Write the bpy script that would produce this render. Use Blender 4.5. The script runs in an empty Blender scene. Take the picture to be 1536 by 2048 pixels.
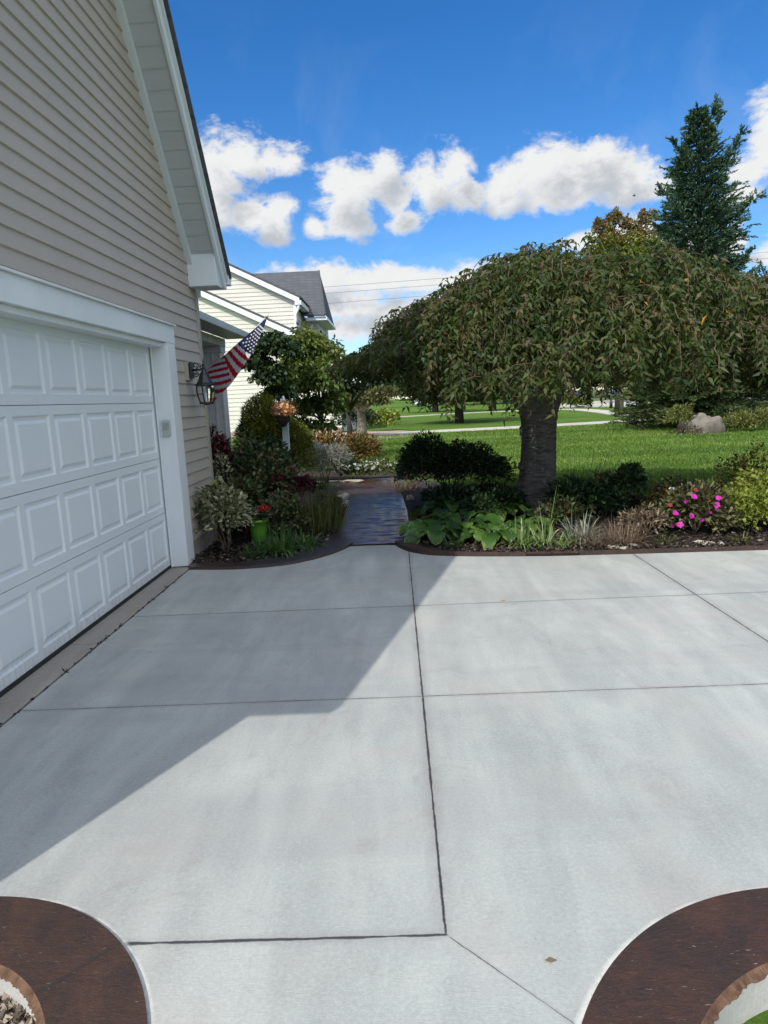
import bpy, math, random
import numpy as np
from mathutils import Vector, Matrix
random.seed(7); rng = np.random.default_rng(7)
S = bpy.context.scene; col = S.collection
PI = math.pi

# ------------------------------------------------------------------ camera (calibrated on the photograph's vanishing points)
F = 1340.0; H = 1.55
_up = np.array([-.046*7960, 7960, -F]); _up /= np.linalg.norm(_up)
_Y = np.array([20., 226., F]); _Y /= np.linalg.norm(_Y); _Y -= _Y.dot(_up)*_up; _Y /= np.linalg.norm(_Y)
_X = np.cross(_up, _Y)
if _X[0] < 0: _X = -_X
R = np.array([_X, _Y, _up]); CAM = np.array([0, 0, H])
cd = bpy.data.cameras.new('camera'); cam = bpy.data.objects.new('camera', cd); col.objects.link(cam)
cam.matrix_world = Matrix(((R[0,0], R[0,1], -R[0,2], 0), (R[1,0], R[1,1], -R[1,2], 0), (R[2,0], R[2,1], -R[2,2], H), (0, 0, 0, 1)))
cd.sensor_fit = 'VERTICAL'; cd.sensor_height = 24; cd.lens = F/2048*24; cd.clip_end = 3000; cd.clip_start = .05
S.camera = cam
def ray(x, y): return R @ np.array([x-768, 1024-y, F])
def G(x, y, z=0.):                                   # ground point seen at a photo position
    d = ray(x, y); p = CAM + (z-H)/d[2]*d; return (float(p[0]), float(p[1]))
def P(x, y, Y):                                      # point seen at a photo position at depth Y
    d = ray(x, y); p = CAM + Y/d[1]*d; return (float(p[0]), float(p[1]), float(p[2]))
def PX(x, y, X0):
    d = ray(x, y); p = CAM + X0/d[0]*d; return (float(p[0]), float(p[1]), float(p[2]))

# ------------------------------------------------------------------ sun, sky
SA, SB = .48, .93                                    # shadow offset per metre of height, to +x and +y
el = math.atan(1/math.hypot(SA, SB))
sd = bpy.data.lights.new('sun', 'SUN'); sd.energy = 2.5; sd.angle = math.radians(.5); sd.color = (1, .965, .88)
so = bpy.data.objects.new('sun', sd); col.objects.link(so)
so.rotation_euler = Vector((SA, SB, -1)).to_track_quat('-Z', 'Y').to_euler(); so.location = (-20, -40, 40)
S.view_settings.view_transform = 'Standard'; S.view_settings.look = 'None'; S.view_settings.gamma = 1
S.view_settings.exposure = .60
S.cycles.max_bounces = 5; S.cycles.diffuse_bounces = 3; S.cycles.glossy_bounces = 3; S.cycles.transmission_bounces = 5

W = bpy.data.worlds.new('World'); S.world = W; W.use_nodes = True
nt = W.node_tree; nt.nodes.clear()
def nd(t, typ, **k):
    n = t.nodes.new(typ)
    for a, b in k.items(): setattr(n, a, b)
    return n
def lk(t, a, b): t.links.new(a, b)
def mth(t, op, a, b=None, c=None, clamp=False):
    n = t.nodes.new('ShaderNodeMath'); n.operation = op; n.use_clamp = clamp
    for i, v in enumerate((a, b, c)):
        if v is None: continue
        if isinstance(v, (int, float)): n.inputs[i].default_value = v
        else: t.links.new(v, n.inputs[i])
    return n.outputs[0]
def mixc(t, f, a, b, bt='MIX'):
    n = t.nodes.new('ShaderNodeMix'); n.data_type = 'RGBA'; n.blend_type = bt
    for i, v in ((0, f), (6, a), (7, b)):
        if isinstance(v, (int, float)): n.inputs[i].default_value = v
        elif isinstance(v, tuple): n.inputs[i].default_value = (*v, 1) if len(v) == 3 else v
        else: t.links.new(v, n.inputs[i])
    return n.outputs[2]
def maprange(t, v, a, b, c=0., d=1., smooth=False):
    n = t.nodes.new('ShaderNodeMapRange'); n.inputs[1].default_value = a; n.inputs[2].default_value = b
    n.inputs[3].default_value = c; n.inputs[4].default_value = d
    if smooth: n.interpolation_type = 'SMOOTHSTEP'
    t.links.new(v, n.inputs[0]); return n.outputs[0]
def noise(t, vec, scale, detail=4, rough=.55, dist=0., lac=2.):
    n = t.nodes.new('ShaderNodeTexNoise'); n.inputs['Scale'].default_value = scale; n.inputs['Detail'].default_value = detail
    n.inputs['Roughness'].default_value = rough; n.inputs['Distortion'].default_value = dist; n.inputs['Lacunarity'].default_value = lac
    if vec is not None: t.links.new(vec, n.inputs['Vector'])
    return n.outputs[0]

sky = nd(nt, 'ShaderNodeTexSky', sky_type='NISHITA'); sky.sun_disc = False
sky.sun_elevation = el; sky.sun_rotation = math.atan2(-SA, -SB); sky.ozone_density = 4.5; sky.air_density = 1.0; sky.dust_density = .3
hs = nd(nt, 'ShaderNodeHueSaturation'); hs.inputs['Saturation'].default_value = 1.30; hs.inputs['Hue'].default_value = .506; hs.inputs['Value'].default_value = 1.05
lk(nt, sky.outputs[0], hs.inputs['Color'])
tc = nd(nt, 'ShaderNodeTexCoord'); sp = nd(nt, 'ShaderNodeSeparateXYZ'); lk(nt, tc.outputs['Generated'], sp.inputs[0])
az = mth(nt, 'ARCTAN2', sp.outputs[0], sp.outputs[1]); ele = mth(nt, 'ARCSINE', sp.outputs[2])
cb = nd(nt, 'ShaderNodeCombineXYZ'); lk(nt, az, cb.inputs[0]); lk(nt, ele, cb.inputs[1])
def azel(x, y):
    d = ray(x, y); d = d/np.linalg.norm(d); return math.atan2(d[0], d[1]), math.asin(d[2])
# cumulus lobes: azimuth and elevation of centre, half width and half height (radians)
LOB = []
for (x, y, rx, ry) in [(480,320,75,46),(430,355,60,70),(545,322,62,30),(420,420,70,45),(500,430,60,36),(560,418,40,34),(545,455,40,28),
                       (690,390,66,58),(740,360,60,40),(700,440,50,40),(760,330,50,36),(625,450,28,24),(790,400,40,40),(860,370,62,52),(905,345,50,42),(815,440,40,28),(930,385,50,34),
                       (1010,370,56,42),(1090,350,80,56),(1170,335,85,56),(1250,360,72,44),(1120,395,110,34),(1310,378,46,24),(1020,405,50,26),
                       (640,560,90,34),(760,560,110,30),(880,562,110,30),(1000,560,110,30),(560,570,80,26),(700,610,130,36),(850,620,120,40),(700,660,70,26),(780,650,60,22),
                       (1180,480,80,20),(1270,470,70,40),(1350,490,60,40),(1540,290,42,70),(1500,340,40,36),(1490,385,36,20),(1560,500,60,30),(1470,480,24,30),
                       (1700,320,90,60),(1820,350,90,50),(1900,430,120,50),(100,420,120,80),(-200,380,150,90),(-500,520,200,70),(2300,480,240,80)]:
    a, e = azel(x, y); LOB.append((a, e, rx/1400, ry/1400))
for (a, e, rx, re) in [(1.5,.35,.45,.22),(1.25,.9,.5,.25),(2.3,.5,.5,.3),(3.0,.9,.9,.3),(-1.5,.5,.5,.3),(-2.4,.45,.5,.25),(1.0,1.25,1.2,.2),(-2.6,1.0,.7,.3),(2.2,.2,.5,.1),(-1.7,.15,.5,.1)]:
    LOB.append((a, e, rx, re))                        # unseen clouds behind, overhead and to the sides, added to lift the shade
fg = bpy.data.node_groups.new('cloud_field', 'ShaderNodeTree')
fg.interface.new_socket('Vector', in_out='INPUT', socket_type='NodeSocketVector'); fg.interface.new_socket('Field', in_out='OUTPUT', socket_type='NodeSocketFloat')
gi = fg.nodes.new('NodeGroupInput'); go = fg.nodes.new('NodeGroupOutput')
acc = None
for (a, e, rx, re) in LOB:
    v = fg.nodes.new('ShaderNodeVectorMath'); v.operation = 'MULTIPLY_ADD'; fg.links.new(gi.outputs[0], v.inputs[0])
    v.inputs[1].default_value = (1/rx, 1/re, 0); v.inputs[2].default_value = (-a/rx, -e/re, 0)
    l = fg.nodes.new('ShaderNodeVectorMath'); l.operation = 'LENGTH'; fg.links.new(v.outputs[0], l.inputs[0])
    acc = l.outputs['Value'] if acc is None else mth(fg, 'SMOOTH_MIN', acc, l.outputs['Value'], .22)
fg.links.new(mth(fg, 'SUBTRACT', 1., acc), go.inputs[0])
cbn = nd(nt, 'ShaderNodeCombineXYZ'); lk(nt, az, cbn.inputs[0]); lk(nt, mth(nt, 'MULTIPLY', ele, 1.5), cbn.inputs[1])
n1 = noise(nt, cbn.outputs[0], 11, 10, .66, .35); n2 = noise(nt, cbn.outputs[0], 38, 4, .6, .2)
nn = mth(nt, 'ADD', mth(nt, 'MULTIPLY', mth(nt, 'SUBTRACT', n1, .5), 3.0), mth(nt, 'MULTIPLY', mth(nt, 'SUBTRACT', n2, .5), 1.0))
def field(off):
    g = nd(nt, 'ShaderNodeGroup'); g.node_tree = fg
    v = nd(nt, 'ShaderNodeVectorMath', operation='ADD'); v.inputs[1].default_value = off
    lk(nt, cb.outputs[0], v.inputs[0]); lk(nt, v.outputs[0], g.inputs[0]); return g.outputs[0]
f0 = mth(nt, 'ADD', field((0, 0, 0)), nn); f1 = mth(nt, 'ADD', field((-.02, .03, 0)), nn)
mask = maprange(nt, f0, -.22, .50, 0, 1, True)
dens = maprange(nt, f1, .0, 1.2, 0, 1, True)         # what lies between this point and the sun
bl = noise(nt, cb.outputs[0], 22, 5, .55)
dens = mth(nt, 'ADD', dens, mth(nt, 'MULTIPLY', mth(nt, 'SUBTRACT', bl, .5), .45), clamp=True)
cc = mixc(nt, dens, (.96, .97, .97), (.56, .60, .66))
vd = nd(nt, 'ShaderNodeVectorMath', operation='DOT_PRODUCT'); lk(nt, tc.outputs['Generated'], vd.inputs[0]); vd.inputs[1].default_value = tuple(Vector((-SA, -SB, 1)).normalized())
fwd = mth(nt, 'ADD', .60, mth(nt, 'MULTIPLY', mth(nt, 'POWER', mth(nt, 'MAXIMUM', vd.outputs['Value'], 0.), 1.5), 2.1))   # clouds near the sun are brighter, boosted to raise the ambient fill
wisp = mth(nt, 'MULTIPLY', maprange(nt, noise(nt, cb.outputs[0], 5, 6, .6, .6), .5, .8, 0, .25), maprange(nt, ele, .5, .2, 0, 1))
mask = mth(nt, 'MAXIMUM', mask, wisp)
bg = nd(nt, 'ShaderNodeBackground'); bg.inputs[1].default_value = .10; lk(nt, hs.outputs[0], bg.inputs[0])
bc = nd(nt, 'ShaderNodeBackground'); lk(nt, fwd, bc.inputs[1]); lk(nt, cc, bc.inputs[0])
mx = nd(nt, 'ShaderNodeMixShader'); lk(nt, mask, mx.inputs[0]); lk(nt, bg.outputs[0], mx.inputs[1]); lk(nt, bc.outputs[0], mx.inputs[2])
wo = nd(nt, 'ShaderNodeOutputWorld'); lk(nt, mx.outputs[0], wo.inputs[0])

# ------------------------------------------------------------------ materials
def base_mat(name):
    m = bpy.data.materials.new(name); m.use_nodes = True; t = m.node_tree
    return m, t, t.nodes['Principled BSDF']
def objco(t): return nd(t, 'ShaderNodeTexCoord').outputs['Object']
def mapped(t, scale):
    n = nd(t, 'ShaderNodeMapping'); n.inputs['Scale'].default_value = scale; lk(t, objco(t), n.inputs[0]); return n.outputs[0]
def bump(t, b, h, s, d=.01):
    n = nd(t, 'ShaderNodeBump'); n.inputs['Strength'].default_value = s; n.inputs['Distance'].default_value = d
    lk(t, h, n.inputs['Height']); lk(t, n.outputs[0], b.inputs['Normal']); return n
def mat(name, c, rough=.6, var=.12, scale=3., bs=.0, bscale=60., metal=0., spec=.5, c2=None):
    m, t, b = base_mat(name)
    v = objco(t); n = noise(t, v, scale, 6, .6)
    n = maprange(t, n, .3, .7)
    c2 = c2 or tuple(x*(1-var*2) for x in c)
    cc_ = mixc(t, n, c2, c)
    if name in ('beige_vinyl', 'white_trim', 'white_soffit'):
        dr = noise(t, mapped(t, (1.2, 9, .7)), 1.6, 6, .7); cc_ = mixc(t, maprange(t, dr, .52, .72, 0, .22), cc_, tuple(x*.62 for x in c))
    lk(t, cc_, b.inputs['Base Color']); b.inputs['Roughness'].default_value = rough
    b.inputs['Metallic'].default_value = metal; b.inputs['Specular IOR Level'].default_value = spec
    if bs: bump(t, b, noise(t, v, bscale, 5, .6), bs, .004)
    return m
def leaf_mat(name, stops, trans=.3, rough=.5, spec=.35, ribs=False):
    m, t, b = base_mat(name)
    a = nd(t, 'ShaderNodeAttribute', attribute_name='rnd'); r = nd(t, 'ShaderNodeValToRGB'); lk(t, a.outputs['Fac'], r.inputs[0])
    e = r.color_ramp.elements
    while len(e) < len(stops): e.new(.5)
    for k, (p, c) in enumerate(stops): e[k].position = p; e[k].color = (*c, 1)
    c = r.outputs[0]
    if ribs:
        u = nd(t, 'ShaderNodeUVMap'); s2 = nd(t, 'ShaderNodeSeparateXYZ'); lk(t, u.outputs[0], s2.inputs[0])
        edge = mth(t, 'ABSOLUTE', mth(t, 'SUBTRACT', s2.outputs[0], .5))
        nz = noise(t, objco(t), 9, 4, .6)
        yel = maprange(t, mth(t, 'ADD', mth(t, 'ADD', mth(t, 'MULTIPLY', edge, .6), mth(t, 'MULTIPLY', s2.outputs[1], .35)), mth(t, 'MULTIPLY', nz, .9)), .92, 1.12)
        c = mixc(t, mth(t, 'MULTIPLY', yel, .8), c, (.22, .28, .03))
        w = mth(t, 'SINE', mth(t, 'MULTIPLY', edge, 60.)); bump(t, b, w, .5, .004)
    lk(t, c, b.inputs['Base Color']); b.inputs['Roughness'].default_value = rough; b.inputs['Specular IOR Level'].default_value = spec
    tr = nd(t, 'ShaderNodeBsdfTranslucent'); lk(t, mixc(t, .5, c, (.25, .32, .02), 'MIX') if trans > .2 else c, tr.inputs[0])
    mxs = nd(t, 'ShaderNodeMixShader'); mxs.inputs[0].default_value = trans
    lk(t, b.outputs[0], mxs.inputs[1]); lk(t, tr.outputs[0], mxs.inputs[2]); lk(t, mxs.outputs[0], t.nodes['Material Output'].inputs[0])
    return m
M = {}
M['siding'] = mat('beige_vinyl', (.44,.385,.325), .55, .04, 1.5, .15, 160)
M['corner'] = mat('beige_corner', (.36,.32,.27), .5, .05)
M['nsiding'] = mat('cream_vinyl', (.60,.575,.50), .6, .04, 1.2)
M['white'] = mat('white_trim', (.74,.76,.77), .45, .04, 2., .08, 60)
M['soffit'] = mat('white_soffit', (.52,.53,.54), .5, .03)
M['fascia'] = mat('white_aluminium', (.70,.73,.76), .4, .03)
M['green_trim'] = mat('grey_green_gutter', (.38,.43,.40), .45, .06)
M['black'] = mat('black_metal', (.018,.02,.026), .4, .2, 20)
M['darkglass'] = mat('dark_glass', (.03,.04,.05), .08, .1)
M['shutter'] = mat('dark_shutter', (.02,.03,.05), .5, .1)
M['post'] = mat('white_post', (.62,.63,.64), .55, .12, 6)
def bark_mat():
    m, t, b = base_mat('cherry_bark'); n = noise(t, mapped(t, (3, 3, 22)), 2.2, 7, .7, .8); q = noise(t, objco(t), 12, 6, .7)
    c = mixc(t, maprange(t, n, .35, .62), (.045,.038,.033), (.19,.165,.14)); c = mixc(t, maprange(t, q, .58, .66, 0, .6), c, (.34,.31,.26)); lk(t, c, b.inputs['Base Color']); b.inputs['Roughness'].default_value = .95
    bump(t, b, mth(t, 'ADD', n, mth(t, 'MULTIPLY', q, .5)), 1., .03); return m
M['bark'] = bark_mat()
M['bark2'] = mat('pale_bark', (.30,.26,.20), .9, .25, 8, .8, 30)
M['darkbark'] = mat('dark_bark', (.05,.042,.035), .9, .25, 8, .8, 30)
M['twig'] = mat('twig', (.12,.075,.05), .8, .2, 20)
M['drytwig'] = mat('dry_stalk', (.25,.18,.12), .8, .2, 20)
M['rock'] = mat('rock', (.27,.235,.195), .9, .3, 3.2, 1., 22, c2=(.09,.078,.066))
M['lime'] = mat('pale_stone', (.50,.45,.36), .85, .2, 14, .8, 40)
M['rubber'] = mat('rubber', (.02,.02,.02), .7)
M['wood'] = mat('utility_pole_wood', (.30,.23,.17), .9, .2, 6)
M['wicker'] = mat('wicker', (.06,.04,.03), .9, .3, 40)
M['pot'] = mat('green_glazed_pot', (.09,.23,.025), .25, .12, 6)
M['plastic'] = mat('grey_plastic', (.42,.44,.43), .5, .05)
M['keys'] = mat('keys', (.28,.31,.33), .5, .05)
M['silver'] = mat('car_paint_silver', (.5,.52,.55), .3, .03)
M['carblack'] = mat('car_paint_black', (.02,.02,.025), .25, .03)
M['red'] = mat('flag_red', (.75,.015,.04), .7, .06, 8); M['fwhite'] = mat('flag_white', (.90,.90,.90), .7, .03, 8); M['navy'] = mat('flag_navy', (.02,.028,.09), .7, .06, 8)
for k in ('red', 'fwhite', 'navy'):
    t = M[k].node_tree; b = t.nodes['Principled BSDF']
    tr = nd(t, 'ShaderNodeBsdfTranslucent'); lk(t, b.inputs['Base Color'].links[0].from_socket, tr.inputs[0]); mxs = nd(t, 'ShaderNodeMixShader'); mxs.inputs[0].default_value = .3
    lk(t, b.outputs[0], mxs.inputs[1]); lk(t, tr.outputs[0], mxs.inputs[2]); lk(t, mxs.outputs[0], t.nodes['Material Output'].inputs[0])
def glass_mat():
    m, t, b = base_mat('clear_glass'); b.inputs['Base Color'].default_value = (.9,.93,.93,1); b.inputs['Roughness'].default_value = .03
    b.inputs['Transmission Weight'].default_value = 1; b.inputs['IOR'].default_value = 1.1; return m
M['glass'] = glass_mat()

def door_mat():
    m, t, b = base_mat('garage_door_white'); v = objco(t)
    big = noise(t, v, .9, 4); s = nd(t, 'ShaderNodeSeparateXYZ'); lk(t, v, s.inputs[0]); c = mixc(t, maprange(t, big, .3, .7), (.66,.70,.73), (.72,.75,.76))
    drip = noise(t, mapped(t, (1, 26, 1.2)), 1.5, 5, .7); grime = mth(t, 'MULTIPLY', maprange(t, s.outputs[2], .0, .22, .55, 0), maprange(t, drip, .35, .6)); c = mixc(t, grime, c, (.34,.32,.28))
    lk(t, mixc(t, maprange(t, drip, .58, .75, 0, .16), c, (.42,.43,.42)), b.inputs['Base Color']); b.inputs['Roughness'].default_value = .42
    bump(t, b, noise(t, mapped(t, (30, 6, 160)), 4, 4), .12, .002); return m
M['door'] = door_mat()

def concrete(name, joints=False, base=(.48,.495,.455), dark=(.28,.295,.28)):
    m, t, b = base_mat(name); v = objco(t); s = nd(t, 'ShaderNodeSeparateXYZ'); lk(t, v, s.inputs[0]); X, Y = s.outputs[0], s.outputs[1]
    big = noise(t, v, .75, 5, .6, .4); mid = noise(t, mapped(t, (3.2, .8, 1)), 1.6, 5, .6, .3); fine = noise(t, v, 75, 4, .8); sp_ = noise(t, v, 420, 2, .8)
    broom = noise(t, mapped(t, (30, 420, 1)), 1, 3, .6); patch = noise(t, v, 6, 6, .65)
    f = mth(t, 'ADD', mth(t, 'MULTIPLY', maprange(t, big, .34, .66), .42), mth(t, 'MULTIPLY', maprange(t, mid, .34, .66), .40))
    f = mth(t, 'ADD', f, mth(t, 'MULTIPLY', maprange(t, patch, .3, .7), .18), clamp=True)
    c = mixc(t, f, dark, base)
    gr = mth(t, 'ADD', mth(t, 'MULTIPLY', fine, .5), mth(t, 'MULTIPLY', sp_, .5))
    c = mixc(t, maprange(t, gr, .36, .5, .36, 0), c, (.20,.20,.20)); c = mixc(t, maprange(t, gr, .50, .62, 0, .36), c, (.66,.67,.66))
    c = mixc(t, maprange(t, broom, .35, .65, .14, 0), c, (.24,.25,.26))
    tint = noise(t, v, 1.7, 3); c = mixc(t, maprange(t, tint, .52, .68, 0, .3), c, (.46,.40,.36))
    bands = noise(t, mapped(t, (2.0, .42, 1)), 1.2, 5, .62, 1.2); c = mixc(t, maprange(t, bands, .34, .52, .30, 0), c, (.29,.305,.285)); c = mixc(t, maprange(t, bands, .50, .72, 0, .25), c, (.62,.64,.59))
    cross = noise(t, mapped(t, (.3, 2.2, 1)), 1.1, 4, .6, .5); c = mixc(t, maprange(t, cross, .36, .48, .25, 0), c, (.28,.285,.28))
    if joints:
        cl = nd(t, 'ShaderNodeCombineXYZ'); lk(t, mth(t, 'FLOOR', mth(t, 'DIVIDE', mth(t, 'SUBTRACT', X, .085), 2.115)), cl.inputs[0]); lk(t, mth(t, 'FLOOR', mth(t, 'DIVIDE', mth(t, 'SUBTRACT', Y, .145), 1.582)), cl.inputs[1])
        wn = nd(t, 'ShaderNodeTexWhiteNoise'); lk(t, cl.outputs[0], wn.inputs['Vector']); c = mixc(t, maprange(t, wn.outputs['Value'], 0, 1, 0, .16), c, (.26,.27,.28))
        blot = noise(t, v, 3.2, 8, .78, .9); c = mixc(t, maprange(t, blot, .55, .72, 0, .38), c, (.22,.20,.18))

    # small dark specks and grit
    vo = nd(t, 'ShaderNodeTexVoronoi'); vo.inputs['Scale'].default_value = 16; lk(t, v, vo.inputs['Vector'])
    c = mixc(t, maprange(t, vo.outputs['Distance'], .02, .05, .5, 0), c, (.15,.13,.12))
    h = mth(t, 'ADD', mth(t, 'MULTIPLY', gr, .7), mth(t, 'MULTIPLY', broom, .6))
    if joints:
        wob = mth(t, 'MULTIPLY', mth(t, 'SUBTRACT', noise(t, v, 14, 5, .7), .5), .008); wob2 = mth(t, 'MULTIPLY', mth(t, 'SUBTRACT', noise(t, v, 60, 4, .7), .5), .006)
        wd = maprange(t, noise(t, v, 5, 4, .7), .3, .7, .4, 1.4)
        def line(dist, width, lim=None, amt=1., stain=.05):
            nonlocal c, h
            d = mth(t, 'ABSOLUTE', mth(t, 'ADD', mth(t, 'ADD', dist, wob), wob2)) if stain > .045 else mth(t, 'ABSOLUTE', mth(t, 'ADD', dist, wob))
            w = mth(t, 'DIVIDE', d, mth(t, 'MULTIPLY', wd, width))
            k = maprange(t, w, .5, 1.3, amt, 0); st = maprange(t, d, .0, stain, .55*amt, 0)
            if lim is not None: k = mth(t, 'MULTIPLY', k, lim); st = mth(t, 'MULTIPLY', st, lim)
            c = mixc(t, mth(t, 'MULTIPLY', st, maprange(t, patch, .35, .6, .2, 1)), c, (.20,.19,.18)); c = mixc(t, k, c, (.035,.035,.04))
            h = mth(t, 'SUBTRACT', h, mth(t, 'MULTIPLY', k, 2.))
        up = lambda lo: maprange(t, Y, lo, lo+.01)
        line(mth(t, 'SUBTRACT', X, .085), .0048, up(1.725), 1., .05)
        line(mth(t, 'SUBTRACT', X, 2.20), .005, up(1.9), .95, .05)
        line(mth(t, 'SUBTRACT', X, 4.32), .005, up(1.9), .95, .05)
        line(mth(t, 'SUBTRACT', Y, 4.885), .0045, None, .75, .03)
        line(mth(t, 'SUBTRACT', Y, 3.32), .0040, None, .8, .03)
        lx = mth(t, 'MULTIPLY', maprange(t, X, -1.6, -1.59), maprange(t, X, .085, .095, 1, 0))
        line(mth(t, 'SUBTRACT', Y, 1.728), .0055, lx, .95, .03)
        # diagonal saw cut running from the joint's foot to the right hand border
        dg = mth(t, 'ADD', mth(t, 'MULTIPLY', mth(t, 'SUBTRACT', X, .09), .70), mth(t, 'MULTIPLY', mth(t, 'SUBTRACT', Y, 1.725), .71))
        line(dg, .0016, mth(t, 'MULTIPLY', maprange(t, X, .09, .10), maprange(t, X, .42, .43, 1, 0)), .8, .01)
        # pale mortar smear along the two curved brown borders
        for cx, cy, r in ((-1.38, 1.19, .735), (1.15, 1.0, .865)):
            rr = mth(t, 'SQRT', mth(t, 'ADD', mth(t, 'POWER', mth(t, 'SUBTRACT', X, cx), 2.), mth(t, 'POWER', mth(t, 'SUBTRACT', Y, cy), 2.)))
            e = mth(t, 'SUBTRACT', mth(t, 'ADD', rr, mth(t, 'MULTIPLY', wob2, 1.5)), r)
            c = mixc(t, mth(t, 'MULTIPLY', maprange(t, e, .006, .022, .9, 0), maprange(t, noise(t, v, 9, 5, .7), .4, .55)), c, (.70,.69,.65))
    lk(t, c, b.inputs['Base Color']); b.inputs['Roughness'].default_value = .82; b.inputs['Specular IOR Level'].default_value = .35
    bump(t, b, h, .45, .004)
    return m
M['drive'] = concrete('driveway_concrete', True)
M['walkc'] = concrete('sidewalk_concrete', base=(.62,.56,.46), dark=(.50,.44,.36))
M['oldstrip'] = concrete('old_aggregate_strip', base=(.36,.31,.25), dark=(.20,.17,.135))
M['curbside'] = concrete('raw_concrete_edge', base=(.60,.58,.53), dark=(.45,.43,.39))

def stained(name, c1, c2, rough, coat=0.):
    m, t, b = base_mat(name); v = objco(t)
    n = noise(t, v, 4.5, 7, .72, .9); f = noise(t, mapped(t, (6, 26, 6)), 3, 6, .7, .8)
    c = mixc(t, maprange(t, n, .3, .7), c1, c2); c = mixc(t, maprange(t, f, .3, .55, .55, 0), c, (.008,.007,.008))
    fl = noise(t, v, 230, 3, .8); c = mixc(t, maprange(t, fl, .60, .72, 0, .35), c, (.30,.24,.18))
    sc = noise(t, mapped(t, (22, 120, 22)), 1.2, 3, .6, 1.5); c = mixc(t, maprange(t, sc, .68, .74, 0, .55), c, (.45,.38,.3))
    lk(t, c, b.inputs['Base Color']); lk(t, maprange(t, f, .3, .7, rough+.15, rough-.05), b.inputs['Roughness']); b.inputs['Specular IOR Level'].default_value = .6; b.inputs['Coat Weight'].default_value = coat; b.inputs['Coat Roughness'].default_value = .14
    h = mth(t, 'ADD', noise(t, mapped(t, (14, 40, 14)), 2, 6, .7, .6), mth(t, 'MULTIPLY', fl, .25)); bump(t, b, h, .5, .008)
    return m
M['stain'] = stained('brown_stained_concrete', (.066,.025,.012), (.014,.008,.006), .62)
M['stainwalk'] = stained('stamped_walk_concrete', (.035,.026,.026), (.11,.046,.026), .40, .55)
M['stainwing'] = stained('stained_border_dark', (.05,.026,.02), (.03,.017,.016), .36, .5)

def mulch_mat():
    m, t, b = base_mat('mulch_soil'); v = objco(t); n = noise(t, v, 30, 6, .7); 
    lk(t, mixc(t, maprange(t, n, .3, .7), (.012,.009,.007), (.075,.05,.036)), b.inputs['Base Color']); b.inputs['Roughness'].default_value = 1; bump(t, b, n, 1., .03); return m
M['mulch'] = mulch_mat()
def grass_mat():
    m, t, b = base_mat('lawn_ground'); v = objco(t)
    a = noise(t, v, .35, 5, .6); f = noise(t, mapped(t, (9, 9, 9)), 4, 6, .7); st = noise(t, mapped(t, (.12, 1.1, 1)), 1, 3)
    c = mixc(t, maprange(t, a, .35, .65), (.085,.15,.02), (.13,.21,.035)); c = mixc(t, maprange(t, f, .3, .6, .5, 0), c, (.022,.062,.008))
    c = mixc(t, maprange(t, st, .4, .6, 0, .35), c, (.10,.20,.03))
    lk(t, c, b.inputs['Base Color']); b.inputs['Roughness'].default_value = .95; b.inputs['Specular IOR Level'].default_value = .1; bump(t, b, f, 1., .04); return m
M['grassground'] = grass_mat()
def shingle_mat():
    m, t, b = base_mat('asphalt_shingle'); v = objco(t)
    br = nd(t, 'ShaderNodeTexBrick'); br.inputs['Scale'].default_value = 1.; br.inputs['Brick Width'].default_value = .42; br.inputs['Row Height'].default_value = .2; br.inputs['Mortar Size'].default_value = .018
    br.inputs['Color1'].default_value = (.085,.09,.10,1); br.inputs['Color2'].default_value = (.05,.053,.062,1); br.inputs['Mortar'].default_value = (.02,.02,.024,1)
    s = nd(t, 'ShaderNodeSeparateXYZ'); lk(t, v, s.inputs[0]); c_ = nd(t, 'ShaderNodeCombineXYZ'); lk(t, mth(t, 'ADD', s.outputs[0], s.outputs[1]), c_.inputs[0]); lk(t, s.outputs[2], c_.inputs[1]); lk(t, c_.outputs[0], br.inputs['Vector'])
    lk(t, mixc(t, noise(t, v, 30, 4), br.outputs[0], (.10,.105,.115)), b.inputs['Base Color']); b.inputs['Roughness'].default_value = .95; bump(t, b, br.outputs['Fac'], -.4, .02); return m
M['shingle'] = shingle_mat()

g3 = lambda *a: a
M['cherry'] = leaf_mat('cherry_leaf', [(0,(.012,.026,.007)),(.35,(.034,.060,.013)),(.65,(.064,.082,.020)),(.85,(.098,.070,.034)),(.955,(.13,.085,.035)),(.965,(.07,.16,.02)),(.985,(.12,.2,.02)),(.993,(.50,.26,.03))], .22, .55, .3)
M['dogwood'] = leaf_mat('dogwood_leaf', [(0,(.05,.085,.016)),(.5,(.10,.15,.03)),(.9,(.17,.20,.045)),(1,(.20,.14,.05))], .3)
M['darkleaf'] = leaf_mat('dark_green_leaf', [(0,(.012,.032,.012)),(.6,(.028,.058,.018)),(1,(.055,.085,.022))], .2)
M['farleaf'] = leaf_mat('far_tree_leaf', [(0,(.010,.026,.010)),(.6,(.022,.045,.014)),(1,(.045,.07,.02))], .15, .7, .15)
M['spruce'] = leaf_mat('blue_spruce_needle', [(0,(.024,.055,.032)),(.5,(.048,.094,.052)),(.85,(.08,.135,.072)),(1,(.12,.17,.10))], .08, .6, .2)
M['midconifer'] = leaf_mat('green_spruce_needle', [(0,(.025,.05,.018)),(.5,(.055,.085,.028)),(1,(.12,.14,.05))], .1, .6, .2)
M['maple'] = leaf_mat('maple_leaf', [(0,(.07,.13,.02)),(.45,(.13,.17,.025)),(.7,(.22,.16,.03)),(1,(.30,.09,.05))], .3)
M['maplered'] = leaf_mat('maple_leaf_red', [(0,(.10,.055,.03)),(.5,(.19,.10,.055)),(1,(.20,.19,.06))], .3)
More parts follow.
